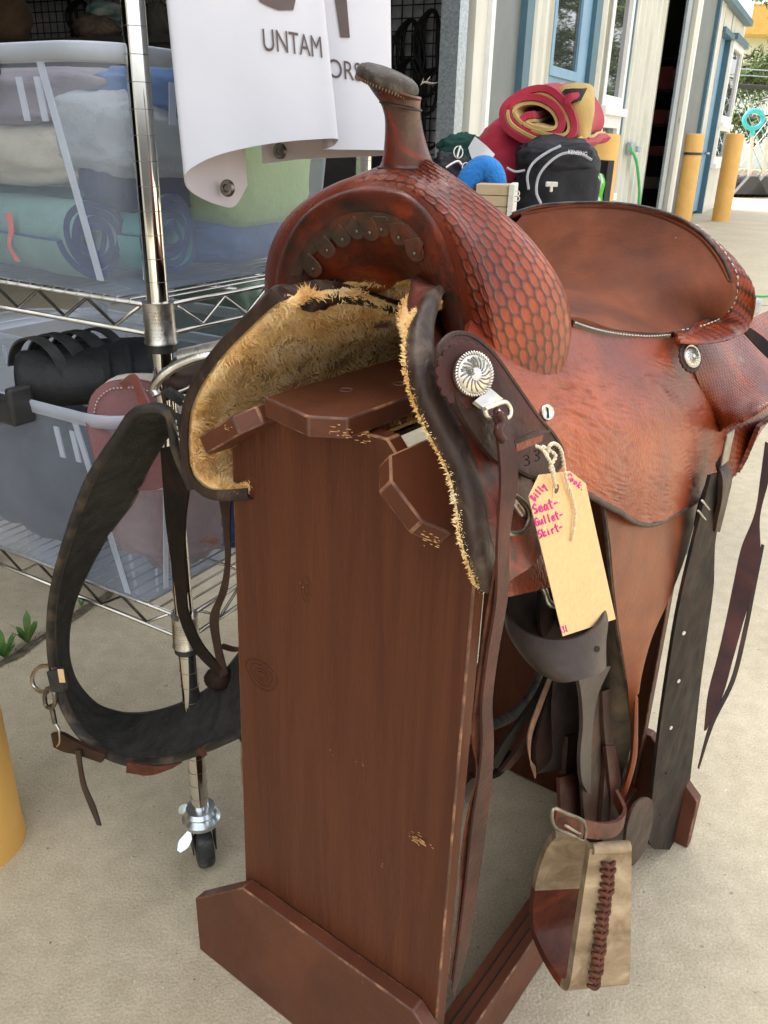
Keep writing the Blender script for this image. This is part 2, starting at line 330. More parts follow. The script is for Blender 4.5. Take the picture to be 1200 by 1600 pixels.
def ribbon(name, path, side, wd, m, parent=None, thick=.003, k=6, rim=None):
    P = np.array(path, float); n = len(P); wd = np.broadcast_to(np.asarray(wd, float), (n,)); sd_ = np.broadcast_to(np.asarray(side, float), (n, 3))
    return strap(name, P-sd_*wd[:, None]/2, P+sd_*wd[:, None]/2, m, parent, thick, k, rim=rim)
def frames(P, closed=False):
    P = np.asarray(P, float); T = np.roll(P, -1, 0)-np.roll(P, 1, 0) if closed else np.gradient(P, axis=0)
    T /= np.linalg.norm(T, axis=1, keepdims=True)+1e-12
    up = np.array([0, 0, 1.]) if abs(T[0][2]) < .9 else np.array([1., 0, 0])
    n = np.cross(T[0], up); n /= np.linalg.norm(n); Ns = [n]
    for i in range(1, len(P)):
        n = Ns[-1]-T[i]*np.dot(Ns[-1], T[i]); n /= np.linalg.norm(n)+1e-12; Ns.append(n)
    Ns = np.array(Ns); return T, Ns, np.cross(T, Ns)
def tube_geo(P, r, n=8, closed=False, k=0, flat=1.0, cap=True):
    P = np.asarray(P, float)
    if k: P = crow_closed(P, k) if closed else crow(P, k)
    r = np.asarray(r, float)
    if r.ndim: r = np.interp(np.linspace(0, 1, len(P)), np.linspace(0, 1, len(r)), r)
    else: r = np.full(len(P), float(r))
    T, N, Bn = frames(P, closed); a = np.linspace(0, 2*PI, n, endpoint=False)
    V = P[:, None, :]+r[:, None, None]*(N[:, None, :]*np.cos(a)[None, :, None]+Bn[:, None, :]*flat*np.sin(a)[None, :, None])
    m = len(P); F = []
    for i in range(m if closed else m-1):
        i2 = (i+1) % m
        for j in range(n): F.append((i*n+j, i*n+(j+1) % n, i2*n+(j+1) % n, i2*n+j))
    if cap and not closed: F.append(tuple(range(n))[::-1]); F.append(tuple((m-1)*n+j for j in range(n)))
    return V.reshape(-1, 3), F
def join_geo(parts):
    V, F, o = [], [], 0
    for v, f in parts:
        V.append(np.asarray(v, float)); F += [tuple(i+o for i in q) for q in f]; o += len(v)
    return np.concatenate(V), F
def tube(name, P, r, m, parent=None, n=8, closed=False, k=0, flat=1.0):
    V, F = tube_geo(P, r, n, closed, k, flat); return mesh(name, V, F, m, parent, angle=50)
def lathe_geo(c, ax, prof, n=32, xdir=None):
    ax = np.array(ax, float); ax /= np.linalg.norm(ax); x = np.array(xdir if xdir is not None else ([1, 0, 0] if abs(ax[0]) < .8 else [0, 1, 0]), float)
    x -= ax*(x@ax); x /= np.linalg.norm(x); y = np.cross(ax, x); a = np.linspace(0, 2*PI, n, endpoint=False); V = []; F = []
    for (r, h) in prof:
        for t in a: V.append(np.array(c)+ax*h+x*r*math.cos(t)+y*r*math.sin(t))
    m = len(prof)
    for i in range(m-1):
        for j in range(n): F.append((i*n+j, i*n+(j+1) % n, (i+1)*n+(j+1) % n, (i+1)*n+j))
    F.append(tuple(range(n))[::-1]); F.append(tuple((m-1)*n+j for j in range(n)))
    return np.array(V), F
def lathe(name, c, ax, prof, m, parent=None, n=32, xdir=None, angle=40):
    V, F = lathe_geo(c, ax, prof, n, xdir); return mesh(name, V, F, m, parent, angle=angle)
def prism_geo(poly, ext):
    P = np.array(poly, float); n = len(P); V = np.concatenate([P, P+np.array(ext)])
    F = [tuple(range(n))[::-1], tuple(range(n, 2*n))]+[(i, (i+1) % n, n+(i+1) % n, n+i) for i in range(n)]; return V, F
def prism(name, poly, ext, m, parent=None, bev=.0012, seg=2, mi=None):
    V, F = prism_geo(poly, ext); o = mesh(name, V, F, m, parent, smooth=False, mi=mi)
    fix_normals(o)
    if bev: bevel(o, bev, seg)
    if m in (MT['wood'], MT['woodx']): o.data.materials.append(MT['wornedge']); o.modifiers['bevel'].material = 1; o.modifiers['bevel'].width = .0019
    return o
def fix_normals(o):
    bm = bmesh.new(); bm.from_mesh(o.data); bmesh.ops.recalc_face_normals(bm, faces=bm.faces); bm.to_mesh(o.data); bm.free()
def box_geo(c, X, Y, Zv):
    c = np.array(c, float); X = np.array(X, float)/2; Y = np.array(Y, float)/2; Zv = np.array(Zv, float)/2
    V = [c+i*X+j*Y+k*Zv for k in (-1, 1) for j in (-1, 1) for i in (-1, 1)]
    return np.array(V), [(0, 2, 3, 1), (4, 5, 7, 6), (0, 1, 5, 4), (2, 6, 7, 3), (0, 4, 6, 2), (1, 3, 7, 5)]
def box(name, c, X, Y, Zv, m, parent=None, bev=.0015):
    V, F = box_geo(c, X, Y, Zv); o = mesh(name, V, F, m, parent, smooth=False); fix_normals(o)
    if bev: bevel(o, bev)
    return o
def blob(name, c, rx, ry, rz, m, parent=None, amp=.1, sc=2., seed=0, p=1.0, nu=40, nv=28, X=(1, 0, 0), Y=(0, 1, 0), Zv=(0, 0, 1), fold=0):
    X, Y, Zv = [np.array(v, float) for v in (X, Y, Zv)]; V = []
    def sp(v): return math.copysign(abs(v)**p, v)
    for i in range(nv):
        th = -PI/2+PI*i/(nv-1)
        for j in range(nu):
            ph = 2*PI*j/nu; a = np.array([sp(math.cos(th))*sp(math.cos(ph)), sp(math.cos(th))*sp(math.sin(ph)), sp(math.sin(th))])
            q = Vector(a*sc)+Vector((seed*7.3, seed*3.1, seed*1.7)); f = 1+amp*noise.fractal(q, .9, 2.0, 4)
            if fold: f += fold*(abs(noise.noise(Vector((a[0]*sc*1.3+seed, a[1]*sc*1.3, a[2]*sc*3+seed))))-.2)
            a = a*f; V.append(np.array(c)+X*rx*a[0]+Y*ry*a[1]+Zv*rz*a[2])
    F = [(i*nu+j, i*nu+(j+1) % nu, (i+1)*nu+(j+1) % nu, (i+1)*nu+j) for i in range(nv-1) for j in range(nu)]
    return mesh(name, V, F, m, parent)
def roll_geo(c, axis, up, r0, r1, turns, length, n=70, squash=1.0, wob=0.0, seed=0):
    axis = np.array(axis, float); axis /= np.linalg.norm(axis); y = np.array(up, float); y -= axis*(y@axis); y /= np.linalg.norm(y); x = np.cross(y, axis)
    G = []
    for i in range(n):
        t = i/(n-1); a = t*turns*2*PI; r = r0+(r1-r0)*t; r *= 1+wob*math.sin(3*a+seed)
        row = []
        for j, l in enumerate(np.linspace(0, length, 12)):
            rr = r*(1+.03*math.sin(j*1.7+a)); row.append(np.array(c)+axis*(l+.004*math.sin(a*2.3+seed))+x*rr*math.cos(a)+y*rr*squash*math.sin(a))
        G.append(row)
    return np.array(G)
def dup(src, offset=None, label=None, group=None, mw=None):
    r = src.copy(); COL.objects.link(r)
    if offset is not None: r.location = r.location+Vector(offset)
    if label: r['label'] = label
    if group: r['group'] = group
    def rec(a, b):
        for ch in list(a.children):
            if ch.name in made: continue
            c = ch.copy(); COL.objects.link(c); c.parent = b; made.add(c.name); rec(ch, c)
    made = set(); rec(src, r); return r
def text_geo(body, size=1.0):
    cu_ = bpy.data.curves.new('t', 'FONT'); cu_.body = body; cu_.size = size; o = bpy.data.objects.new('t', cu_); COL.objects.link(o)
    dg = bpy.context.evaluated_depsgraph_get(); me = bpy.data.meshes.new_from_object(o.evaluated_get(dg))
    bm = bmesh.new(); bm.from_mesh(me)
    bmesh.ops.triangulate(bm, faces=bm.faces); bmesh.ops.subdivide_edges(bm, edges=[e for e in bm.edges if e.calc_length() > size*.12], cuts=2); bmesh.ops.triangulate(bm, faces=bm.faces)
    V = np.array([v.co[:] for v in bm.verts]); F = [tuple(v.index for v in f.verts) for f in bm.faces]; bm.free()
    bpy.data.objects.remove(o); bpy.data.meshes.remove(me); return V, F
def basket(cw=.0125, rh=.0205, depth=.0013, rot=0., u0=0, v0=0, margin=None, su=1., sv=1.):
    def f(u, v, G):
        a, b = u*su+u0, v*sv+v0; c, s_ = math.cos(rot), math.sin(rot); a, b = a*c-b*s_, a*s_+b*c
        col = np.floor(a/cw); fa = a/cw-col-.5; bb = b/rh+.5*(col % 2); fb = bb-np.floor(bb)-.5
        jit = .04*np.sin(col*12.9+np.floor(bb)*4.1)
        q = np.maximum(np.abs(fa)*2*1.02+jit, 0)**2.2+np.maximum(np.abs(fb)*2*1.0, 0)**2.4
        h = np.clip(1.02-q, 0, .5)/.5; h = h*h*(3-2*h)
        rn = np.sin(col*127.1+np.floor(bb)*311.7)*43758.5; rn = rn-np.floor(rn); wear = .78+.22*np.sin(a*31+1.3*np.sin(b*23))*np.sin(b*27+a*9); h0 = h; h = h*(.62+.38*rn)*wear
        hatch = .25*(np.sin(b*2*PI/.0028)*.5+.5)*(1-h)
        gr = np.clip(1-h0-hatch*.5, 0, 1)**1.2*(.75+.25*rn)
        hh = depth*(h+hatch*.6)
        if margin is not None:
            k = margin(u, v, G); hh = hh*k+depth*.7*(1-k); gr = gr*k+.25*(1-k)
        return hh, np.clip(gr, 0, 1)**.7*.97
    return f
# ================================================================ THE SETTING
UP = np.array([0, 0, 1.])
nx = 40
g = mesh('ground', [(x, y, 0) for x, y in [(-120, -8), (160, -8), (160, 23.9), (-120, 23.9)]], [(0, 1, 2, 3)], MT['concrete'], smooth=False); tag(g, kind='structure')
g = mesh('lawn', [(x, y, .03) for x, y in [(-120, 23.9), (260, 23.9), (260, 300), (-120, 300)]], [(0, 1, 2, 3)], MT['grass'], smooth=False); tag(g, kind='structure')
# dirt filled joint between two slabs
J0, J1 = Zp(-60, 1082, 0), Zp(262, 868, 0); jd = (J1-J0)/np.linalg.norm(J1-J0); jn = np.array([-jd[1], jd[0], 0])
Lp, Rp = [], []
for i, t in enumerate(np.linspace(-.6, 2.2, 90)):
    p = J0+(J1-J0)*t; a = .010+.012*noise.noise(Vector((i*.35, 0, 3))); b = .012+.016*noise.noise(Vector((i*.4, 5, 3)))
    Lp.append(p+jn*a+np.array([0, 0, .004])); Rp.append(p-jn*b+np.array([0, 0, .004]))
V = Lp+Rp; n = len(Lp)
o = mesh('paving_joint', V, [(i, i+1, n+i+1, n+i) for i in range(n-1)], MT['soil']); tag(o, kind='structure')
# grit scattered in the joint
rng = random.Random(3); V, F = [], []
for i in range(420):
    t = rng.uniform(-.1, 1.3); p = J0+(J1-J0)*t+jn*rng.gauss(0, .012)+np.array([0, 0, .004]); r = rng.uniform(.001, .0032)
    k = len(V); V += [p+np.array([rng.uniform(-r, r), rng.uniform(-r, r), q]) for q in (0, 0, 0, r)]; F += [(k, k+1, k+3), (k+1, k+2, k+3), (k+2, k, k+3)]
o = mesh('grit', V, F, MT['gravel'], smooth=False); tag(o, 'loose brown grit lying in the joint between the concrete slabs', 'grit', kind='stuff')
V, F = [], []
rg = random.Random(77)
for i in range(900):
    x_, y_ = rg.uniform(-1.2, 1.9), rg.uniform(.55, 3.4); r = rg.uniform(.0006, .0020); k = len(V)
    V += [np.array([x_+rg.uniform(-r, r)*1.5, y_+rg.uniform(-r, r)*1.5, q]) for q in (.0005, .0005, .0005)]+[np.array([x_, y_, r])]; F += [(k, k+1, k+3), (k+1, k+2, k+3), (k+2, k, k+3)]
o = mesh('sand_grains', V, F, MT['gravel'], smooth=False); tag(o, 'tiny dark sand grains scattered over the concrete', 'grit', kind='stuff')
a_, b_ = Zp(1080, 476, 0), Zp(1420, 482, 0); q_ = np.cross(UP, (b_-a_)/np.linalg.norm(b_-a_))*.006
o = mesh('slab_joint', [a_-q_+UP*.004, b_-q_+UP*.004, b_+q_+UP*.004, a_+q_+UP*.004], [(0, 1, 2, 3)], MT['soil'], smooth=False); tag(o, kind='structure')
def weed(px, py, h, nl, label, seed):
    r = random.Random(seed); c = Zp(px, py, 0); t = thing('weed', label, 'weed', c, 'weeds in the paving joint')
    for i in range(nl):
        a = r.uniform(0, 2*PI); ln = h*r.uniform(.6, 1.1); d = np.array([math.cos(a), math.sin(a), 0]); sdv = np.array([-d[1], d[0], 0]); up = r.uniform(.75, 1.4)
        P = [c+d*ln*.45*k+np.array([0, 0, .002+ln*up*(k-.28*k*k)]) for k in (0, .3, .6, .85, 1)]
        ribbon('leaf', P, sdv, [.003, .009*h/.05, .012*h/.05, .008*h/.05, .001], MT['weed'], t, .0006, 3)
weed(10, 1030, .06, 18, 'low clump of jagged green weed in the slab joint at the photo edge', 2)
weed(44, 1006, .07, 8, 'upright narrow leaved green weed growing in the slab joint', 5)
weed(128, 948, .022, 8, 'tiny green sprout in the slab joint behind the hanging girth', 8)

# ---------------------------------------------------------------- the building
dw = np.array([.451, .893, 0]); dw /= np.linalg.norm(dw); nw = np.array([dw[1], -dw[0], 0]); WB = Zp(1095, 333, 0)
def W(al, out, z): return WB+dw*al+nw*out+np.array([0, 0, z])
def al(x, y): return float((PL(x, y, WB, nw)-WB)@dw)
def zh(x, y): return float(PL(x, y, WB, nw)[2])
UP = np.array([0, 0, 1.])
def wbox(name, a0, a1, z0, z1, o0, o1, m, parent, bev=0):
    return box(name, W((a0+a1)/2, (o0+o1)/2, (z0+z1)/2), dw*(a1-a0), nw*(o1-o0), UP*(z1-z0), m, parent, bev)
bld = thing('shop_building', 'cream metal sided shop building with blue doors and two open dark doorways', 'building', W(-6, 0, 0))
A_op0, A_op1 = -19.5, al(707, 150)
TOP = 4.6; ac = lambda x: al(x, 0)
def siding(a0, a1, z0, z1, rib=.16, dep=.03, nm='siding_panel'):
    # corrugated sheet: trapezoid ribs
    pr_, a = [], a0
    while a < a1-.001:
        for q, dpt in ((0, 0), (.55, 0), (.66, dep), (.89, dep)):
            x = min(a+rib*q, a1); pr_.append((x, dpt))
        a += rib
    pr_.append((a1, 0)); V = [W(x, d_, z0) for x, d_ in pr_]+[W(x, d_, z1) for x, d_ in pr_]; n = len(pr_)
    return mesh(nm, V, [(i, i+1, n+i+1, n+i) for i in range(n-1)], MT['siding'], bld, smooth=False)
# jamb and door track of the first doorway
a_pl0, a_pl1 = A_op1, al(727, 150)
wbox('door_track', A_op1, A_op1+.13, 0, TOP, -.1, .02, MT['galv'], bld)
wbox('door_track', A_op1+.13, a_pl1-.03, 0, TOP, -.15, -.05, MT['greydoor'], bld)
a = al(729, 150); a2 = al(757, 150)
wbox('door_jamb', a, a+(a2-a)*.45, 0, TOP, -.12, .03, MT['siding'], bld)
wbox('door_jamb', a+(a2-a)*.45, a+(a2-a)*.8, 0, TOP, -.12, .01, MT['siding'], bld)
wbox('door_jamb', a+(a2-a)*.8, a2, 0, TOP, -.12, .04, MT['whitepaint'], bld)
wbox('sliding_door_panel', a2, al(803, 150), 0, TOP, -.12, .0, MT['greydoor'], bld)
wbox('corner_trim', al(803, 150), al(814, 150), 0, TOP, -.1, .05, MT['bluetrim'], bld)
aD0, aD1 = al(851, 120), al(925, 120)
siding(al(814, 150), aD0, 0, TOP, rib=.2)
# blue door
zt = 3.2
dfr = wbox('door_frame', aD1-.2, aD1, 0, TOP, -.05, .03, MT['bluetrim'], bld)
door = wbox('door', aD0, aD1-.2, 0, TOP, -.06, -.01, MT['bluedoor'], bld)
wa0, wa1 = al(864, 60), al(903, 60); wz = zh(880, 108)
wbox('pane', wa0, wa1, wz, 3.6, -.01, .0, MT['pane'], door)
for (p, q, r_, s_) in ((wa0-.07, wa0, wz-.07, 3.67), (wa1, wa1+.07, wz-.07, 3.67), (wa0, wa1, wz-.07, wz)):
    wbox('pane_frame', p, q, r_, s_, -.01, .02, MT['bluedoor'], door)
nt1 = wbox('notice', al(873, 145), al(881, 145), zh(877, 160), zh(877, 130), 0.0, .008, cloth('note_paper', (.55, .55, .40)), door)
a_w0, a_w1 = al(934, 150), al(970, 150)
siding(aD1, a_w0, 0, TOP, rib=.22)
# tall window and the lower one
def window(a0, a1, z0, z1, fr=.09, parent=bld, m='whitepaint', sill=True):
    w0 = wbox('window', a0, a1, z1, z1+fr, -.02, .04, MT[m], parent)
    for (p, q, r_, s_) in ((a0, a0+fr, z0, z1), (a1-fr, a1, z0, z1), (a0+fr, a1-fr, z0, z0+fr)): wbox('frame', p, q, r_, s_, -.02, .04, MT[m], w0)
    wbox('pane', a0+fr, a1-fr, z0+fr, z1, -.03, 0, MT['pane'], w0)
    if sill: wbox('sill', a0-.04, a1+.03, z0-.07, z0, -.02, .09, MT['whitepaint'], w0)
    return w0
z_s1 = zh(950, 168); z_l1 = zh(950, 186); z_l0 = zh(955, 300)
window(a_w0+.05, a_w1-.02, z_s1, 4.0, .1)
window(a_w0+.05, a_w1-.02, z_l0, z_l1-.08, .13)
wbox('window_trim', a_w1-.02, a_w1+.03, z_l0-.1, TOP, -.02, .05, MT['bluetrim'], bld)
siding(a_w0-.001, a_w0+.05, 0, TOP); 
wbox('wall_below_window', a_w0+.05, a_w1-.02, 0, z_l0-.075, -.02, .0, MT['siding'], bld)
a_o20 = ac(1041.6)
siding(a_w1+.03, a_o20, 0, TOP, rib=.26, dep=.035)
a_o21 = ac(1073)
wbox('door_track', a_o21, ac(1079), 0, TOP, .0, .03, MT['galv'], bld)
wbox('door_track', ac(1079), ac(1085.5), 0, TOP, -.03, -.002, MT['greydoor'], bld)
wbox('door_jamb', ac(1086), ac(1092), 0, TOP, -.1, .05, MT['siding'], bld)
wbox('door_jamb', ac(1092), ac(1098), 0, TOP, -.1, .02, MT['whitepaint'], bld)
wbox('sliding_door_panel', ac(1098), ac(1122), 0, TOP, -.1, .0, MT['greydoor'], bld)
wbox('corner_trim', ac(1122), ac(1124.5), 0, TOP, -.1, .05, MT['bluetrim'], bld)
a_end = al(1161, 60)
a_d0 = al(1118, 100); a_d1 = al(1133, 100)
siding(ac(1124.5), a_d0, 0, TOP, rib=.3)
zt = zh(1127, 52)
d2 = wbox('door', a_d0+.0, a_d1, .05, zt, -.12, -.06, MT['bluedoor'], bld)
wbox('pane', a_d0+.12, a_d0+(a_d1-a_d0)*.45, 1.1, zt-.5, -.06, -.05, MT['pane'], d2)
tb = join_geo([tube_geo([W(a_d1-.15, -.06, 1.0), W(a_d1-.15, 0, 1.0), W(a_d1-.4, 0, 1.0)], .02, 6)]); mesh('handle', tb[0], tb[1], MT['galv'], d2)
wbox('door_hood', a_d0-.05, a_d1+.05, zt, zt+.08, -.1, .08, MT['bluetrim'], bld)
wbox('door_frame', a_d1, a_d1+.08, 0, zt, -.1, .03, MT['bluetrim'], bld)
wbox('wall_over_door', a_d0, a_d1, zt+.08, TOP, -.1, -.005, MT['siding'], bld)
aw2a, aw2b = al(1136, 110), al(1150, 130)
z2t = zh(1143, 74)
window(aw2a, aw2b, zh(1130, 198)+.05, z2t, .12); window(aw2a, aw2b, zh(1130, 255), zh(1130, 205), .12)
wbox('window_hood', aw2a-.1, aw2b+.1, z2t+.1, z2t+.2, -.02, .1, MT['bluetrim'], bld)
wbox('end_wall_panel', a_d1+.08, aw2a, 0, TOP, -.1, -.0, MT['siding'], bld)
wbox('end_wall_panel', aw2b, a_end, 0, TOP, -.1, -.0, MT['siding'], bld)
wbox('end_wall_panel', aw2a, aw2b, z2t+.21, TOP, -.1, -.001, MT['siding'], bld)
wbox('end_wall_panel', aw2a, aw2b, 0, zh(1130, 255)-.075, -.1, -.001, MT['siding'], bld)
wbox('wall_over_doorway', A_op0, A_op1, 3.7, TOP, -.1, 0, MT['siding'], bld)
wbox('wall_left_of_doorway', A_op0-6, A_op0, 0, TOP, -.1, 0, MT['siding'], bld)
wbox('roof', A_op0-6, a_end, TOP, TOP+.15, -9, .3, MT['greydoor'], bld)
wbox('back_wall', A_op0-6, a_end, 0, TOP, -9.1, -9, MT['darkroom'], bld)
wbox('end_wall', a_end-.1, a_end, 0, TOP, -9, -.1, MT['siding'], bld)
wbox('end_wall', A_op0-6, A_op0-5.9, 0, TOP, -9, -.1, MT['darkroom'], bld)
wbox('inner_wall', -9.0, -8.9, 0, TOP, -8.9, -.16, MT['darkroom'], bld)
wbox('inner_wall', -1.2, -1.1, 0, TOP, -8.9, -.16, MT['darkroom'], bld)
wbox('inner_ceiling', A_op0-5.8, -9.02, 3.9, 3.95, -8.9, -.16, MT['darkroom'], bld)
# sign high on the building end
sg0 = ac(1130)-.4; sz = zh(1163, 42)
sg = thing('wall_sign', 'pale blue framed shop sign high on the far end of the building', 'sign', W(1, .1, 3.2))
wbox('sign_board', sg0, al(1163, 42), sz+.09, sz+1.3, .02, .1, cloth('sign_face', (.62, .70, .74)), sg)
wbox('sign_frame', sg0, al(1163, 42), sz, sz+.09, .02, .14, MT['bluetrim'], sg)
V, F = [], []
rs = random.Random(5)
for i in range(7):
    a = sg0+.5+i*.5
    if a > al(1163, 42)-.3: break
    for k in range(3):
        z = sz+.35+k*.28; p = [W(a+.03*rs.random(), .103, z), W(a+.16, .103, z+.1*rs.random()), W(a+.3, .103, z+.05)]
        v, f = tube_geo(p, .018, 4); F += [tuple(x+len(V) for x in q) for q in f]; V += list(v)
mesh('sign_print', V, F, cloth('sign_ink', (.10, .14, .17)), sg)

# tack hanging on grid panels inside the first doorway
GP = W(-9.3, 0, 0)
def G2(x, y): q = PL(x, y, GP, dw); return float((q-GP)@nw), float(q[2])
grid = thing('grid_wall', 'black wire grid wall hung with tack inside the dark doorway', 'display grid', W(-9.3, -2, 0))
parts = []
def gpt(o_, z, al_=-9.3): return W(al_, o_, z)
o_hi = G2(712, 100)[0]; 
for i in range(75): 
    o_ = o_hi-.12-i*.105; parts.append(tube_geo([gpt(o_, 0.02), gpt(o_, 3.4)], .0055 if i % 14 else .02, 4))
for j in range(34): parts.append(tube_geo([gpt(o_hi-.12, .05+j*.1), gpt(o_hi-8, .05+j*.1)], .0055, 4))
V, F = join_geo(parts); mesh('grid_panel', V, F, MT['blackwire'], grid)
wbox('backing_board', -9.2, -9.18, .0, 3.6, -8.8, -.2, cloth('grid_backing', (.55, .55, .53)), grid)
rs = random.Random(11)
def bridle(x, y, h, wd_, label, cat='bridle', m='blacktack'):
    o_, z = G2(x, y); t = thing('hanging_bridle', label, cat, gpt(o_, z, -9.42), 'tack hanging on the grid wall')
    for k in range(3):
        P = [gpt(o_+wd_*(math.sin(a)*(.5+.2*k)+.12*math.sin(3*a+k+rs.random())), z-h*(.5-.5*math.cos(a))*(1-.18*k), -9.42-.02*k) for a in np.linspace(0, 2*PI, 14, endpoint=False)]
        V, F = tube_geo(P, .016, 5, closed=True, k=2); mesh('strap', V, F, MT[m], t)
bridle(652, 35, .85, .16, 'black leather bridle hanging on the grid wall left of the galvanised track, upper left')
bridle(685, 20, .8, .15, 'black bridle hanging on the grid wall beside the galvanised door track')
bridle(650, 95, .75, .14, 'dark headstall hanging on the grid wall just right of the saddle horn')
bridle(688, 110, 1.0, .2, 'big tangle of black reins hanging low on the grid wall behind the saddle horn')
bridle(240, 10, .5, .15, 'dark bridle on the grid wall between the chrome post and the banner')
bridle(140, 5, .5, .2, 'dark bridle above the middle of the clear upper bin')
# dark shelf goods above the upper bin
def goods(name, x, y, al_, r, m, label, cat, seed, sq=1.0):
    p = PL(x, y, W(al_, 0, 0), dw); o = blob(name, p, r, r*.8, r*sq, m, None, .25, 1.8, seed, nu=26, nv=18); tag(o, label, cat); return o
goods('cap', 165, 18, -10.4, .17, cloth('teal_white', (.06, .16, .15), (.34, .33, .30), scale=6), 'teal and off white cap lying in the dark room above the clear upper bin', 'cap', 3, .45)
goods('stuffed_toy', 152, 45, -10.5, .20, cloth('brown_mottled', (.05, .03, .02), (.22, .17, .13), scale=9), 'mottled brown and white bundle in the dark room below the teal cap', 'bundle', 4, .6)
goods('tack_bundle', 14, 30, -10.5, .2, cloth('tan_dim', (.07, .04, .02), (.15, .09, .05), scale=4), 'dim tan tack bundle at the top left corner inside the dark room', 'bundle', 5, 1.3)
goods('tack_bundle', 246, 35, -10.3, .12, cloth('dim_grey', (.05, .05, .045), (.14, .12, .09), scale=5), 'small dim grey bundle seen between the chrome post and the banner', 'bundle', 6, 1.4)
cn = thing('store_counter', 'long dark counter deep inside the first doorway', 'counter', W(-10.4, -3.5, 0))
zc = float(PL(150, 62, W(-10.5, 0, 0), dw)[2])
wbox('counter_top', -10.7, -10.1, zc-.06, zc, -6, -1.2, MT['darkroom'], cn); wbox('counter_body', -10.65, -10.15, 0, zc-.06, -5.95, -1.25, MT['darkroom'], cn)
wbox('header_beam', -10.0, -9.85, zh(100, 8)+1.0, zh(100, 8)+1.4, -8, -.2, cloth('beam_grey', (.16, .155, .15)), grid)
# shelf of goods in the second doorway
sh = thing('store_shelving', 'dark shelving with small goods inside the second narrow doorway', 'shelving', W(-1.6, -2, 0))
for k, z in enumerate((.45, .95, 1.4, 1.9, 2.35)):
    wbox('shelf', -2.0, -1.3, z-.03, z, -3.6, -.3, MT['blacktack'], sh)
cols = [(.25, .03, .03), (.30, .28, .25), (.10, .05, .04), (.20, .17, .12), (.05, .05, .06), (.28, .06, .05)]
for k, z in enumerate((.45, .95, 1.4, 1.9)):
    for j in range(9):
        c = cols[rs.randrange(6)]; hgt = rs.uniform(.14, .34); mname = 'goods_%d' % cols.index(c)
        o_ = wbox('shelf_item', -1.98, -1.7, z+.001, z+hgt, -.5-j*.33-.24, -.5-j*.33, cloth(mname, c), sh, .02)
# green cord and outlet
ob = thing('wall_outlet', 'small grey outlet box with plug on the corrugated siding', 'outlet', W(al(976, 230), .03, zh(976, 230)))
wbox('outlet_box', al(974, 230), al(981, 230), zh(977, 242), zh(977, 222), .035, .09, MT['galv'], ob, .01)
wbox('plug', al(981, 232), al(985, 232), zh(982, 237), zh(982, 228), .05, .12, MT['galv'], ob, .01)
pts = [PL(x, y, W(0, .12, 0), nw) for x, y in [(985, 232), (991, 242), (995, 255), (998, 280), (999, 300), (1000, 330)]]+[W(al(1000, 330), .2, .02)]
o = tube('extension_cord', pts, .018, MT['green'], None, 8, k=5); tag(o, 'green extension cord curving down from the outlet on the corrugated siding', 'cord')
pts = [Zp(x, y, .01) for x, y in [(1120, 452), (1150, 459), (1180, 462.5), (1215, 463), (1300, 468)]]
o = tube('garden_hose', pts, .008, MT['green'], None, 8, k=5); tag(o, 'thin green hose lying across the concrete beside the saddle cantle', 'hose')

# bollards
def bollard(c, h, r, label, strapz=None, lean=0):
    t = thing('bollard', label, 'bollard', c, 'yellow bollards in front of the building')
    prof = [(r, 0), (r, h-.05), (r*.985, h-.02), (r*.93, h-.004), (r*.8, h), (.001, h+.005)]
    lathe('post_sleeve', c, UP, prof, MT['yellow'], t, 40)
    if strapz: lathe('black_strap', np.array(c)+UP*strapz, UP, [(r+.002, 0), (r+.012, .002), (r+.012, .035), (r+.002, .037)], MT['blackplastic'], t, 32)
    return t
def bol_at(xl, xr, yb, yt):
    xm = (xl+xr)/2; c = Zp(xm, yb, 0); d = proj(c)[2]; r = (xr-xl)/2*d/1300
    r_ = ray(xm, yt); t = c[1]/r_[1]; h = CAM_H+r_[2]*t; back = np.array([c[0], c[1], 0])/np.linalg.norm(c[:2]); return c+back*r*.6, h, r*1.02
c, h, r = bol_at(1046, 1077, 350, 208); HB = h
bollard(c, h, r, 'yellow bollard with a black strap around it in front of the grey door panel', h*.77)
c, h, r = bol_at(1112, 1138, 346, 208)
bollard(c, h, r, 'plain yellow bollard standing beside the chain link gate post')
c3 = D(928, 330, 7.6); c3[2] = 0
bollard(c3, 1.16, .155, 'yellow bollard partly hidden behind the rolled red blanket and black bag')
cN = Zp(-50, 1318, 0); 
tN = thing('bollard', 'near yellow bollard cut by the left photo edge in the foreground', 'bollard', cN, 'yellow bollards in front of the building')
rN = .085
lathe('post_sleeve', cN, UP, [(rN*1.02, 0), (rN*1.02, .012), (rN, .02), (rN, .30), (rN*.97, .33), (rN*.8, .355), (rN*.45, .372), (.001, .376)], MT['yellow'], tN, 56)

# ---------------------------------------------------------------- fence, tools, trees
FB = Zp(1180, 306, 0); fd = nw.copy()*1.0; fd = np.array([.94, .34, 0]); fd /= np.linalg.norm(fd)
def FN(t, z, o_=0): return FB+fd*t+UP*z+np.array([fd[1], -fd[0], 0])*o_
fen = thing('chain_link_fence', 'galvanised chain link fence with barbed strands beyond the building', 'fence', FB)
r_ = ray(1116, 195); 
def ft(x): 
    n_ = np.array([-fd[1], fd[0], 0]); return float((PL(x, 300, FB, n_)-FB)@fd)
def fz(x, y): n_ = np.array([-fd[1], fd[0], 0]); return float(PL(x, y, FB, n_)[2])
tp = ft(1108); ztop = fz(1112, 98)
tube('gate_post', [FN(tp, 0, .1), FN(tp, ztop, .1)], .16, MT['galv'], fen, 14)
zr = fz(1150, 134)
tube('top_rail', [FN(tp, zr), FN(30, zr)], .05, MT['blackwire'], fen, 8)
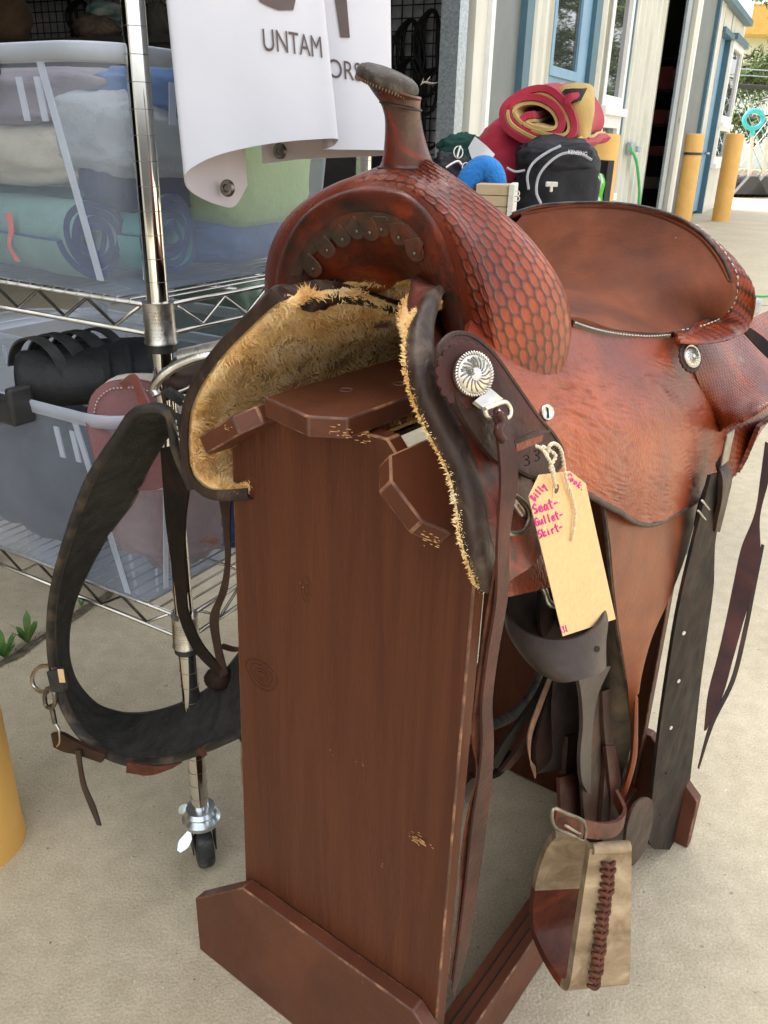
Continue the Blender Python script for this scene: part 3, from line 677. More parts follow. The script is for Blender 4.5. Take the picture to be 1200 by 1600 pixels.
for k in range(1, 8): tube('fence_post', [FN(tp+k*3.4, 0), FN(tp+k*3.4, zr+.1)], .05, MT['galv'], fen, 8)
for k, y in enumerate((107, 117)): tube('barbed_wire', [FN(tp, fz(1150, y)), FN(30, fz(1150, y))], .012, MT['galv'], fen, 4)
parts = []
x = tp; H_ = zr
while x < tp+12:
    parts.append(tube_geo([FN(x, .02), FN(x+H_*.8, H_)], .010, 3)); parts.append(tube_geo([FN(x+H_*.8, .02), FN(x, H_)], .010, 3)); x += .26
V, F = join_geo(parts); o = mesh('chain_link_mesh', V, F, MT['galv'], fen); 
# black ribbed pipe at the foot of the fence
parts = []; V, F = [], []
prof = []
tt = np.linspace(tp, tp+14, 160)
P = [FN(t, .24, .5) for t in tt]; V, F = tube_geo(P, 0.24, 14)
V = V.reshape(len(tt), 14, 3); ctr = np.array(P)[:, None, :]; sc_ = (1+.07*np.sin(np.arange(len(tt))*PI))[:, None, None]
rad = np.where(np.arange(len(tt)) % 2 == 0, 1.06, .92)[:, None, None]; V = ctr+(V-ctr)*rad
o = mesh('drainage_pipe', V.reshape(-1, 3), F, MT['blackplastic'], smooth=False); tag(o, 'black ribbed drainage pipe lying along the foot of the fence', 'pipe')
def broom(x0, y0, x1, y1, head, label):
    n_ = np.array([-fd[1], fd[0], 0]); p0 = PL(x0, y0, FB-n_*.9, n_); p1 = PL(x1, y1, FB-n_*.9, n_); p0[2] = max(p0[2], .02)
    t = thing('broom', label, 'broom', p0)
    tube('pole', [p0+UP*.1, p1], .045, MT['pole'], t, 8)
    if head:
        c = p1+(p1-p0)/np.linalg.norm(p1-p0)*.25; a = np.linspace(0, 2*PI, 24, endpoint=False)
        V, F = tube_geo([c+fd*.27*math.cos(q)+UP*.19*math.sin(q) for q in a], .055, 8, closed=True); mesh('loop_grip', V, F, MT['teal'], t)
        tube('grip_socket', [p1-UP*.1, p1+UP*.1], .06, MT['teal'], t, 8)
    V, F = prism_geo([p0+fd*.5, p0+fd*.12+UP*.4, p0-fd*.12+UP*.4, p0-fd*.5], np.array([fd[1], -fd[0], 0])*.12); o = mesh('broom_head', V, F, MT['blackplastic'], t, smooth=False); fix_normals(o)
broom(1168, 303, 1176, 205, True, 'long handled broom with teal loop grip leaning on the chain link fence')
broom(1190, 303, 1198, 215, False, 'pale handled broom at the right photo edge by the fence')
# rocks and scrub behind the fence
rs = random.Random(21)
V, F = [], []
for i in range(260):
    x = rs.uniform(6, 40); y = 30+rs.uniform(0, 3)+x*.15; r = rs.uniform(.25, .8)
    bm = bmesh.new(); bmesh.ops.create_icosphere(bm, subdivisions=1, radius=r)
    k = len(V)
    for v in bm.verts: q = v.co*(1+.35*noise.noise(v.co*2+Vector((i, 0, 0)))); V.append((x+q.x, y+q.y, max(-.05, q.z*.55+.1)))
    F += [tuple(v.index+k for v in f.verts) for f in bm.faces]; bm.free()
o = mesh('rock_bank', V, F, MT['gravel'], smooth=False); tag(o, 'low bank of brown rocks beyond the lawn behind the fence', 'rocks', kind='stuff')
def pine(x, y, h, seed, label, cat='pine tree', spread=1.0, clear=.1, n=13000, group='pine trees beyond the fence'):
    r = random.Random(seed); c = np.array([x, y, 0]); t = thing('pine_tree', label, cat, c, group)
    parts = [tube_geo([c+np.array([.15*math.sin(k*1.3+seed), .1*math.cos(k), h*k/6]) for k in range(7)], [h*.028, h*.022, h*.004], 10, k=3)]
    V, F = [], []; cl = []
    for i in range(46):
        z = h*(clear+(1-clear)*(i/46.)**.9); a = r.uniform(0, 2*PI); ln = spread*h*.30*(1-.75*(z/h))*r.uniform(.6, 1.15)
        P = [c+UP*z, c+UP*(z+ln*.15)+np.array([math.cos(a), math.sin(a), 0])*ln*.5, c+UP*(z+ln*.05)+np.array([math.cos(a), math.sin(a), 0])*ln]
        parts.append(tube_geo(P, [h*.008, h*.002], 5, k=2))
        for q in (.4, .6, .8, 1.0, 1.08):
            if r.random() < .85: cl.append((P[0]*(1-q)+P[2]*q+np.array([r.gauss(0, .25), r.gauss(0, .25), r.gauss(.1, .2)])*h*.05, h*.055*r.uniform(.6, 1.2)))
    for k in range(n*5//2):
        p, rr = cl[r.randrange(len(cl))]; d = np.array([r.gauss(0, 1), r.gauss(0, 1), r.gauss(0, .7)]); d /= np.linalg.norm(d)+1e-9
        b = p+d*rr*r.random()**.5; u = np.array([r.gauss(0, 1), r.gauss(0, 1), r.gauss(.5, 1)]); u /= np.linalg.norm(u); sd2 = np.cross(u, d); sd2 /= np.linalg.norm(sd2)+1e-9
        ln = h*.015*r.uniform(.7, 1.5); k_ = len(V); V += [b-sd2*ln*.16, b+sd2*ln*.16, b+u*ln]; F.append((k_, k_+1, k_+2))
    v, f = join_geo(parts); mesh('trunk', v, f, MT['bark'], t); mesh('crown', V, F, MT['needles'], t, smooth=False)
    return t
pine(12.6, 29.5, 13.0, 1, 'tall pine with a dark trunk right behind the chain link fence', spread=1.05)
pine(15.6, 34, 8.0, 2, 'shorter bushy pine standing behind the broom and the fence', spread=1.5, clear=.05)
pine(21, 33, 12.0, 3, 'wide pine mirrored in the tall window and standing past the right photo edge')
pine(29, 38, 14.0, 4, 'far pine mirrored in the blue door glass, outside the right photo edge')
yb = thing('yellow_canopy', 'yellow canopy edge of a far building showing between the pine branches', 'canopy', (24, 60, 0))
box('canopy_fascia', (24.2, 60, 8.4), (6, 0, 0), (0, 3, 0), (0, 0, 1.6), MT['yellow'], yb); box('canopy_wall', (24.2, 61, 3.8), (5, 0, 0), (0, 1, 0), (0, 0, 7.6), MT['whitepaint'], yb)

# ---------------------------------------------------------------- chrome wire rack
RA = np.array([-.861, .508, 0]); RA /= np.linalg.norm(RA); RB = np.array([RA[1], -RA[0], 0]); RP = np.array([-.269, .978, 0])
def R(a, b, z): return RP+RA*a+RB*b+UP*z
rack = thing('wire_shelving_rack', 'chrome wire shelving rack on casters carrying clear storage bins', 'shelving rack', RP)
LA, LB_ = 1.15, .44
def rpost(a, b, z0=.105, z1=1.75):
    parts = [tube_geo([R(a, b, z0), R(a, b, z1)], .0127, 24)]
    o = mesh('post', *parts[0], MT['chrome'], rack, angle=40); rs_ = []
    z = z0+.03
    while z < z1: rs_.append(tube_geo([R(a, b, z)+np.array([math.cos(q), math.sin(q), 0])*.0129 for q in np.linspace(0, 2*PI, 24, endpoint=False)], .00035, 4, closed=True)); z += .0254*1.0
    tag(mesh('ring_grooves', *join_geo(rs_), MT['dullsteel'], o), kind='stuff')
    return o
for a, b in ((0, 0), (0, LB_), (LA, 0), (LA, LB_)):
    rpost(a, b)
    cs = lathe('caster', R(a, b, .062), UP, [(.012, .052), (.022, .050), (.026, .044), (.022, .038), (.024, .034), (.029, .030), (.029, .024), (.02, .02), (.012, .018)], MT['zinc'], rack, 28)
    ax = np.array([.92, .38, 0])
    for s_ in (-1, 1): prism('fork_plate', [R(a, b, .085)+ax*s_*.0165+np.array([-ax[1], ax[0], 0])*.016, R(a, b, .085)+ax*s_*.0165-np.array([-ax[1], ax[0], 0])*.016, R(a, b, .03)+ax*s_*.0165-np.array([-ax[1], ax[0], 0])*.012, R(a, b, .03)+ax*s_*.0165+np.array([-ax[1], ax[0], 0])*.012], ax*.002*s_, MT['blackplastic'], cs, .0005)
    lathe('wheel', R(a, b, .034)-ax*.0125, ax, [(.006, -.001), (.029, 0), (.0325, .003), (.034, .008), (.034, .017), (.0325, .022), (.029, .025), (.006, .026)], MT['rubber'], cs, 28)
    if (a, b) == (0, 0):
        for (x, y, x1, y1) in ((283, 1262, 300, 1270), (283, 1325, 305, 1290)):
            d = proj(R(0, 0, .06))[2]-.02; p0, p1 = D(x, y, d), D(x1, y1, d+.005)
            side = np.cross(p1-p0, cf); side /= np.linalg.norm(side)
            ribbon('brake_lever', [p0+(p0-p1)*.15, p0, (p0+p1)/2, p1], side, [.006, .018, .013, .009], MT['zinc'], cs, .002, 4)
def rshelf(z, wires=True):
    e = .013; rails = []
    for zz in (z, z-.034):
        rails += [tube_geo([R(e, 0, zz), R(LA-e, 0, zz)], .0032, 8), tube_geo([R(e, LB_, zz), R(LA-e, LB_, zz)], .0032, 8), tube_geo([R(0, e, zz), R(0, LB_-e, zz)], .0032, 8), tube_geo([R(LA, e, zz), R(LA, LB_-e, zz)], .0032, 8)]
    top = mesh('shelf_frame', *join_geo(rails), MT['chromewire'], rack)
    def zig(f, ln):
        n = max(2, int(ln/.047)); P = [f(.03+(ln-.06)*i/n, z-.003 if i % 2 == 0 else z-.031) for i in range(n+1)]; return tube_geo(P, .0024, 6)
    mesh('zigzag_truss', *zig(lambda t, zz: R(t, 0, zz), LA), MT['chromewire'], top); mesh('zigzag_truss', *zig(lambda t, zz: R(0, t, zz), LB_), MT['chromewire'], top)
    mesh('zigzag_truss', *zig(lambda t, zz: R(LA, t, zz), LB_), MT['chromewire'], top); mesh('zigzag_truss', *zig(lambda t, zz: R(t, LB_, zz), LA), MT['chromewire'], top)
    a = .022
    while a < LA-.01:
        V, F = tube_geo([R(a, -.003, z-.002), R(a, 0, z+.004), R(a, LB_, z+.004), R(a, LB_+.003, z-.002)], .0017, 6); mesh('shelf_wire', V, F, MT['chromewire'], top); a += .0225
    for b in (.15, .30): mesh('cross_rod', *tube_geo([R(.01, b, z), R(LA-.01, b, z)], .0028, 6), MT['chromewire'], top)
    for a, b in ((0, 0), (0, LB_), (LA, 0), (LA, LB_)):
        lathe('corner_collar', R(a, b, z-.042), UP, [(.0135, 0), (.0195, .0), (.0195, .002), (.0185, .004), (.0178, .046), (.0185, .048), (.0135, .048)], MT['silver'], rack, 28)
        if b == 0 and z < 1.5:
            em = []
            for q_ in range(9):
                for k_ in range(26):
                    if (k_*7+q_*3) % 5 < 3 and q_ != 4:
                        an = -2.6+k_*.075; c_ = R(a, b, z-.036+q_*.004); em.append(tube_geo([c_+np.array([math.cos(an), math.sin(an), 0])*.0183, c_+np.array([math.cos(an+.045), math.sin(an+.045), 0])*.0183], .0005, 3))
            tag(mesh('embossed_marks', *join_geo(em), MT['dullsteel'], top), kind='stuff')
        lathe('split_sleeve', R(a, b, z-.052), UP, [(.0135, 0), (.0172, .0), (.017, .0098), (.0135, .0099)], MT['blackplastic'], rack, 28)
    return top
ZU, ZL = .868, .447
rshelf(ZU); rshelf(ZL); rshelf(1.62)

# ---------------------------------------------------------------- clear storage bins
def bin_(a0, b0, z0, la, lb, h, label, tap=.03, handle=True, ribs=(.12,), seed=0, hd=None):
    c = R(a0, b0, z0); t = thing('storage_bin', label, 'storage bin', c, 'clear plastic storage bins on the wire rack')
    def ring(z, off, n=7, r=.035):
        P = []
        for (ca, cb, q) in ((r, r, PI), (la-r, r, 1.5*PI), (la-r, lb-r, 0), (r, lb-r, .5*PI)):
            for k in range(n):
                an = q+k/(n-1)*PI/2; P.append(R(a0+ca+(r+off)*math.cos(an), b0+cb+(r+off)*math.sin(an), z))
        return P
    def wall(name, levels, m, th=.0022):
        rows = [ring(z, o_) for z, o_ in levels]; n = len(rows[0]); V = sum(rows, []); F = [(i*n+j, i*n+(j+1) % n, (i+1)*n+(j+1) % n, (i+1)*n+j) for i in range(len(rows)-1) for j in range(n)]
        return V, F, n
    V, F, n = wall('body', [(z0+.001, -.012), (z0+.006, -.003), (z0+.02, 0), (z0+h*.5, tap*.5), (z0+h-.018, tap*.96)], None)
    F.append(tuple(range(n))[::-1]); o = mesh('bin_body', V, F, MT['binwall'], t); 
    V, F, n = wall('rim', [(z0+h-.019, tap*.96), (z0+h-.017, tap+.005), (z0+h-.002, tap+.007), (z0+h, tap+.004), (z0+h-.002, tap)], None); mesh('bin_rim', V, F, MT['binrim'], t)
    def rib(a, b, da, db_, wdt, zl=z0+.02, zt_=z0+h-.018, nm='rib', lean=0):
        out = np.array([-db_, -da, 0]); P0 = lambda z, o_: R(a0+a-(tap*(z-z0)/h+o_)*(1 if db_ else 0), b0+b-(tap*(z-z0)/h+o_)*(1 if da else 0), z)
        sd_ = RA*(1 if da else 0)+RB*(1 if db_ else 0)
        A_ = [P0(zl, .0015), P0(zt_, .0015)-RA*lean]; ribbon(nm, A_, sd_, wdt, MT['binrim'], t, .002, 2)
    for a in (.030,): rib(a, 0, 1, 0, .010, lean=-.030)
    rib(0, .035, 0, 1, .008)
    for k in range(3): 
        rib(.07+k*.03 if k < 2 else la-.08, 0, 1, 0, .009, z0+h-.075, z0+h-.032, 'rim_gusset')
        rib(0, .08+k*.05, 0, 1, .010, z0+h-.075, z0+h-.032, 'rim_gusset')
    if handle:
        ha0, ha1 = hd or (.10, .30)
        V, F = box_geo(R(a0+(ha0+ha1)/2, b0-tap-.022, z0+h-.014), RA*(ha1-ha0), RB*.02, UP*.034); o = mesh('black_latch', V, F, MT['blackplastic'], t, smooth=False); fix_normals(o); bevel(o, .004, 3)
        for q in (ha0, ha1): box('latch_hook', R(a0+q, b0-tap-.016, z0+h-.006), RA*.012, RB*.034, UP*.05, MT['blackplastic'], o, .004)
    return t
UB = (.035, -.02, ZU+.006)
bin_(*UB, .62, .41, .262, 'large clear bin of rolled blankets on the upper rack shelf', .026, hd=(.13, .33))
LBn = (.05, -.02, ZL+.006)
bin_(*LBn, .62, .36, .285, 'clear open bin of fleece lined boots on the lower rack shelf', .030, hd=(.14, .36))
bin_(.10, .40, ZL+.012, .52, .22, .33, 'clear bin at the back of the lower shelf seen behind the boots', .02, handle=False)
bin_(.66, .52, .002, .45, .3, .62, 'tall clear bin with red and grey clothes standing behind the rack', .02, handle=False)

def roll(name, c, axis, up, r0, r1, turns, length, m, label, parts_group=None, squash=1., thick=.006, seed=0, wob=.02, rim=None):
    G = roll_geo(c, axis, up, r0, r1, turns, length, 120, squash, wob, seed); o = mesh(name, G.reshape(-1, 3), gfaces(*G.shape[:2]), m, None); solid(o, thick, 0, rim); tag(o, label, 'rolled blanket'); return o
zb = UB[2]+.005
# contents of the upper bin
roll('rolled_blanket', R(.13, .03, zb+.053), RB*.12+RA*1.0, UP, .012, .046, 4, .42, [cloth('mint_quilt', (.15, .28, .25), (.22, .36, .31)), cloth('navy_lining', (.02, .035, .10)), cloth('mint_quilt', (.15, .28, .25))], 'mint green rolled blanket with navy lining lying along the front of the upper bin', thick=.0085, rim=1)
roll('rolled_blanket', R(.085, .115, zb+.056), RA, UP, .010, .050, 4, .47, [cloth('mint2', (.12, .30, .27)), cloth('navy_lining', (.02, .035, .10))], 'second mint rolled blanket with navy spiral end behind the chrome post', thick=.008, rim=1, seed=2)
def fold(name, a, b, z, ra, rb, rz, m, label, cat, seed, amp=.08, p=.6, fo=.09, sc=1.9):
    o = blob(name, R(a, b, z), ra, rb, rz, m, None, amp, sc, seed, p, 64, 40, RA, RB, UP, fo); tag(o, label, cat); return o
fold('folded_blanket', .38, .10, zb+.145, .24, .085, .040, cloth('cream_canvas', (.46, .42, .31), (.56, .52, .40)), 'cream canvas blanket folded across the middle of the upper bin', 'blanket', 11)
fold('folded_blanket', .36, .15, zb+.205, .25, .12, .042, cloth('mauve_wool', (.17, .14, .16), (.24, .20, .22)), 'mauve grey blanket on top of the pile in the upper bin', 'blanket', 12)
fold('folded_blanket', .13, .12, zb+.17, .075, .10, .050, cloth('grey_canvas', (.30, .33, .33), (.38, .40, .40)), 'grey canvas blanket bunched behind the chrome post in the upper bin', 'blanket', 13)
fold('folded_blanket', .12, .20, zb+.215, .08, .13, .034, cloth('royal_blue', (.03, .10, .26), (.05, .15, .34)), 'royal blue blanket near the top right of the upper bin', 'blanket', 14)
fold('folded_blanket', .12, .28, zb+.135, .075, .12, .085, cloth('lime_green', (.27, .40, .10), (.34, .47, .14)), 'lime green blanket pressed against the end of the upper bin', 'blanket', 15, .05, .5, .05)
fold('folded_blanket', .13, .28, zb+.04, .07, .12, .034, cloth('navy_sheet', (.04, .08, .18), (.08, .14, .27)), 'dark blue blanket under the lime green one in the upper bin', 'blanket', 16)
fold('folded_blanket', .13, .18, zb+.115, .04, .15, .035, cloth('navy_dark', (.015, .022, .05)), 'near black blue blanket wedged behind the banner in the upper bin', 'blanket', 17)
o = ribbon('red_tag', [R(.24, -.006, zb+.078), R(.237, -.008, zb+.055), R(.245, -.008, zb+.04), R(.235, -.006, zb+.02)], RA, [.012, .009, .006, .010], cloth('coral', (.65, .14, .12)), None, .001); tag(o, 'coral red ribbon tag on the mint rolled blanket', 'ribbon')
# contents of the lower bin
zb = LBn[2]+.005
# burgundy flap with stitched edge lying in the front corner
t = thing('fleece_boot', 'burgundy leather boot top with pale stitching and fleece lining in the lower bin', 'boot', R(.15, .05, zb+.2))
fl = [(-.01, 0), (.0, .05), (.03, .078), (.07, .083), (.11, .08), (.15, .06), (.17, .03), (.18, -.05), (.15, -.13), (.02, -.13)]
def flp(u, v, o_=0): return D(140+u*760, 660-v*790, 1.02+.10*u+o_)
poly = resample([flp(u, v) for u, v in fl], 40); 
V, F = prism_geo(poly, RB*.010); o = mesh('boot_flap', V, F, cloth('burgundy_leather', (.13, .035, .035), (.19, .055, .05), bump=.0004, rough=.4), t, smooth=False); fix_normals(o); bevel(o, .002, 2)
cen = poly.mean(0)
parts = []
inn = cen+(resample([flp(u, v, -.004) for u, v in fl], 130)-cen)*.86
for k in range(0, 74, 2): parts.append(tube_geo([inn[k], inn[k+1]], .0011, 4))
mesh('stitching', *join_geo(parts), MT['thread'], t)
V, F = prism_geo(cen+(poly-cen)*1.06+RB*.012, RB*.02); o = mesh('fleece_edge', V, F, cloth('grey_fleece', (.42, .38, .33), bump=.004), t, smooth=False); fix_normals(o); bevel(o, .006, 3)
strap('boot_strap', Ds([(186, 598, .985), (202, 578, .98), (222, 606, .975), (243, 652, .97)]), Ds([(196, 606, .99), (206, 592, .985), (212, 612, .98), (228, 660, .975)]), cloth('burgundy2', (.17, .045, .035), rough=.4), t, .004)
fold('leather_boot', .13, .12, zb+.10, .085, .08, .10, cloth('pink_brown', (.22, .10, .10), (.36, .20, .18), scale=12), 'pinkish brown leather and fleece boot pressed against the lower bin wall', 'boot', 22, .14)
fold('rolled_jacket', .12, .22, zb+.09, .09, .10, .085, cloth('navy_nylon', (.018, .03, .09), (.03, .05, .14)), 'navy nylon bundle in the right end of the lower bin', 'bundle', 23)
fold('black_jacket', .36, .12, zb+.09, .15, .10, .095, cloth('charcoal', (.025, .03, .04), (.06, .065, .08)), 'charcoal boots filling the left of the lower bin', 'boots', 24)
fold('tan_boot', .49, .06, zb+.09, .035, .05, .10, cloth('sandy', (.36, .33, .26), (.45, .42, .34)), 'sand coloured curved boot shaft against the left of the lower bin', 'boot', 25)
# black padded boots resting on the rim
t = thing('splint_boots', 'black padded horse boots with hook straps heaped on the lower bin rim', 'horse boots', R(.26, .15, zb+.27))
for k in range(3):
    c = D(115+k*34, 590-6*k, 1.13+.03*k); V, F = tube_geo([c-RB*.05+RA*.05, c+RB*.04-RA*.03], .05+.004*k, 20, flat=.75); o = mesh('padded_cuff', V, F, cloth('black_pad', (.016, .016, .017), (.03, .03, .032), rough=.55), t, angle=50); bevel(o, .01, 3)
    for q in (.0, .03): 
        P = [c-RB*(.03-q)+RA*(.03)+(RA*math.cos(a)+UP*math.sin(a))*.055 for a in np.linspace(.2, 2.9, 8)]; ribbon('hook_strap', P, RB, .016, MT['webbing'], t, .003, 3)
fold('black_horse_boot', .05, .26, zb+.27, .06, .05, .06, cloth('black_pad', (.016, .016, .017)), 'black padded boot behind the chrome post under the upper shelf', 'horse boot', 31)
t = fold('red_leather_boot', -.03, .28, zb+.285, .05, .03, .035, cloth('burgundy_leather', (.13, .035, .035)), 'dark red leather boot top behind the girth buckle', 'boot', 32)
# things behind the lower shelf
zb = ZL+.02
fold('green_jacket', .35, .50, zb+.22, .10, .05, .17, cloth('olive_sheer', (.10, .15, .10), (.16, .21, .15)), 'olive green jacket bunched behind the rack below the upper shelf', 'jacket', 41)
fold('navy_tote', .22, .56, zb+.16, .17, .05, .15, cloth('dark_navy', (.02, .03, .05), (.05, .06, .09)), 'dark navy fabric filling the rear bin behind the boots', 'fabric', 42)
fold('red_shirt', .80, .62, .48, .10, .08, .09, cloth('dull_red', (.34, .05, .07), (.42, .09, .10)), 'red shirt near the top of the tall bin behind the rack', 'shirt', 43)
fold('pink_shirt', .82, .60, .32, .12, .09, .10, cloth('dusty_pink', (.30, .15, .18), (.38, .22, .24)), 'dusty pink shirt below the red one in the tall bin', 'shirt', 44)
fold('grey_shirt', .85, .66, .15, .14, .12, .14, cloth('slate', (.13, .15, .19), (.19, .21, .26)), 'slate grey clothes at the bottom of the tall bin', 'clothes', 45)
t = thing('picture_frame', 'slanted grey wooden frame leaning behind the rack under the upper shelf', 'frame', D(175, 520, 1.62))
for (x0, y0, x1, y1) in ((160, 478, 178, 548), (178, 548, 300, 498), (172, 470, 290, 450)):
    p0, p1 = D(x0, y0, 1.6), D(x1, y1, 1.62); ribbon('frame_bar', [p0, (p0+p1)/2, p1], np.cross((p1-p0)/np.linalg.norm(p1-p0), cf), .014, cloth('weathered_grey', (.38, .39, .40)), t, .012, 3)
o = ribbon('yellow_note', [D(62, 540, 1.46), D(60, 560, 1.46), D(57, 582, 1.46)], np.array([1, 0, 0]), [.018, .022, .02], cloth('pale_yellow_paper', (.55, .56, .30)), None, .001); tag(o, 'pale yellow paper note stuck on the tall clear bin', 'note')

# ---------------------------------------------------------------- banner
bt = thing('banner', 'white vinyl banner folded and hung over the rack with brown lettering', 'banner', D(440, 100, 1.15))
# plan path of the sheet: (image x along the bottom, depth, image y of the hem)
path = [(386, 1.02, 290), (366, .995, 322), (340, .965, 320), (308, .93, 306), (291, .905, 290), (293, .89, 268), (330, .895, 246), (380, .91, 232), (440, .925, 222), (495, .945, 217.5), (526, .955, 217),
        (523, .968, 226), (512, .975, 232), (506, .985, 233), (520, .99, 233.5), (560, 1.0, 234), (604, 1.02, 235), (612, 1.035, 238), (600, 1.06, 243), (540, 1.065, 246), (470, 1.06, 249), (410, 1.05, 256)]
bp = []
for x, d, y in path: p = D(x, y, d); bp.append(p)
bp = np.array(bp); Q = crow(bp, 10); kk = np.linspace(0, 1, len(Q))
HZ = 34; rows = []
leanv = np.array([-.035, 0.0, 1.0])
for j in range(HZ):
    t_ = j/(HZ-1); z = 1.42*t_**1.0
    row = Q+leanv*z*.36; ii_ = np.arange(len(Q)); row = row-np.array([1, 0, 0])*(.105*z*.36*np.exp(-((ii_-118)/30.)**2))[:, None]
    row = row+np.array([0, 1, 0])*(.0018*np.sin(row[:, 0]*60+t_*5))[:, None]*(.3+t_)
    rows.append(row)
Gb = np.array(rows)
o = mesh('banner_sheet', Gb.reshape(-1, 3), gfaces(*Gb.shape[:2]), [MT['bannerback'], MT['banner'], MT['banner']], bt); sb = solid(o, .0012, 0)
o.modifiers['thick'].material_offset = 1
ug = np.r_[0, np.cumsum(np.linalg.norm(np.diff(Gb[0], axis=0), axis=1))]
def bpt(u, v, off=.0022, sgn=-1):        # u metres along the sheet, v metres up
    k = np.interp(u, ug, np.arange(len(ug))); i = int(min(k, len(ug)-2)); f = k-i; j = v/(1.42*.36)*(HZ-1); jj = int(min(max(j, 0), HZ-2)); g_ = j-jj
    p = (Gb[jj, i]*(1-f)+Gb[jj, i+1]*f)*(1-g_)+(Gb[jj+1, i]*(1-f)+Gb[jj+1, i+1]*f)*g_
    tg = Gb[jj, i+1]-Gb[jj, i]; n_ = np.cross(tg, UP); n_ /= np.linalg.norm(n_); 
    return p+n_*off*(1 if n_@cf < 0 else 1)
def find_u(x, y, lo, hi):
    best = None
    for u in np.linspace(lo, hi, 240):
        for v in np.linspace(0, .40, 90):
            q = proj(bpt(u, v)); e = (q[0]-x)**2+(q[1]-y)**2
            if best is None or e < best[0]: best = (e, u, v)
    return best
iF0, iF1 = ug[5*10], ug[10*10]; iS0, iS1 = ug[13*10], ug[16*10]
def btext(s, p0, p1, size, lo, hi, nm):
    V, F = text_geo(s, 1.0); wtx = V[:, 0].max()-V[:, 0].min(); x0 = V[:, 0].min(); hgt = .69
    e0, u0, v0 = find_u(*p0, lo, hi); e1, u1, v1 = find_u(*p1, lo, hi)
    out = []
    for x, y, _ in V:
        t_ = (x-x0)/wtx; out.append(bpt(u0+(u1-u0)*t_, v0+(v1-v0)*t_+y/hgt*size, .0022))
    mesh(nm, out, F, MT['bannerink'], bt, smooth=False)
    return (u0, v0, u1, v1)
print('untam', btext('UNTAM', (413, 82), (504, 93), .0205, iF0, iF1, 'lettering'))
print('orse', btext('ORSE', (514, 119), (578, 127), .0190, iS0, iS1, 'lettering'))
def bpoly(pts, lo, hi, nm):
    uv = [find_u(x, y, lo, hi)[1:] for x, y in pts]; n = len(uv); c = np.mean(uv, 0); V = [bpt(*c)]; 
    F = []
    R_ = 5
    for r_ in range(1, R_+1): 
        for q in uv: V.append(bpt(*(c+(np.array(q)-c)*r_/R_)))
    for j in range(n): F.append((0, 1+j, 1+(j+1) % n))
    for r_ in range(R_-1):
        for j in range(n): F.append((1+r_*n+j, 1+(r_+1)*n+j, 1+(r_+1)*n+(j+1) % n, 1+r_*n+(j+1) % n))
    mesh(nm, V, F, MT['bannerink'], bt, smooth=False)
bpoly([(400, -12), (405, 2), (418, 13), (436, 19), (450, 19), (458, 14), (462, 4), (463, -12)], iF0, iF1, 'printed_shape')
bpoly([(521, -14), (541, -14), (547, 60), (532, 58)], iS0, iS1, 'printed_shape')
for x, y, d in ((355, 294, .962), (437, 236, 1.045)):
    c = D(x, y, d-.004); ax = c-CP; ax /= np.linalg.norm(ax); ax = ax+np.array([.5, 0, .05])
    gm = lathe('grommet', c, ax, [(.0035, -.001), (.0045, -.003), (.0075, -.003), (.0095, 0), (.0095, .001), (.0035, .001)], MT['dullsteel'], bt, 24)
    lathe('grommet_hole', c+ax*.0002, ax, [(.0001, -.0012), (.0037, -.0012), (.0037, .0), (.0001, .0)], MT['darkhole'], gm, 16)

# ---------------------------------------------------------------- the heap on a table behind the saddle
tb_c = D(840, 420, 2.35); TZ = .70
tbl = thing('folding_table', 'grey folding table carrying blankets and bags behind the saddle', 'table', (tb_c[0], tb_c[1], 0))
tc_ = np.array([tb_c[0], tb_c[1], 0])
box('table_top', tc_+UP*TZ, (1.0, 0, 0), (0, .7, 0), (0, 0, .04), cloth('table_grey', (.4, .4, .39)), tbl, .008)
for i in (-1, 1):
    for j in (-1, 1): tube('leg', [tc_+np.array([i*.44, j*.3, 0]), tc_+np.array([i*.44, j*.3, TZ-.02])], .014, MT['greydoor'], tbl, 10)
red, tan, blk = cloth('crimson_fleece', (.30, .012, .03), (.40, .02, .045)), cloth('mustard_fleece', (.42, .28, .09), (.52, .36, .13)), cloth('black_nylon', (.012, .012, .014), (.025, .025, .03), rough=.6)
# spiral rolled blanket: outline traced as a flat strip path, then given real length
bl = thing('rolled_blanket', 'crimson and mustard fleece blanket rolled in a loose spiral on the black bag', 'rolled blanket', D(840, 260, 2.2))
sp = [(835, 183), (822, 186), (818, 196), (834, 203), (858, 207), (872, 200), (873, 185), (862, 168), (840, 157), (815, 158), (800, 168), (800, 182), (812, 196), (832, 208), (862, 216), (884, 214), (893, 200), (888, 178), (874, 158), (855, 144), (832, 144), (806, 156), (790, 172), (792, 192), (806, 206), (836, 221), (870, 228), (900, 226), (908, 220)]
P = crow(np.array([D(x, y, 2.16) for x, y in sp]), 5); ax = D(905, 175, 2.55)-D(840, 185, 2.16); ax = ax/np.linalg.norm(ax)
def spiral(name, off, m, th, z0, z1, parent=bl):
    T, N, Bn = frames(P); c0 = P.mean(0); nrm = np.cross(T, ax); nrm /= np.linalg.norm(nrm, axis=1, keepdims=True)
    G = np.array([P+nrm*off+ax*l+nrm*.004*math.sin(l*30) for l in np.linspace(z0, z1, 8)]); o = gsurf(name, G, m, parent, th); return o
spiral('crimson_layer', -.007, red, .016, -.004, .34); spiral('mustard_layer', .007, tan, .008, 0, .34)
fl_ = [[(877, 150), (880, 140), (900, 137), (918, 139), (920, 150)], [(879, 170), (890, 160), (905, 165), (918, 165), (920, 175)], [(886, 200), (895, 190), (905, 195), (912, 195), (916, 200)], [(893, 222), (900, 218), (906, 216), (911, 214), (914, 215)]]
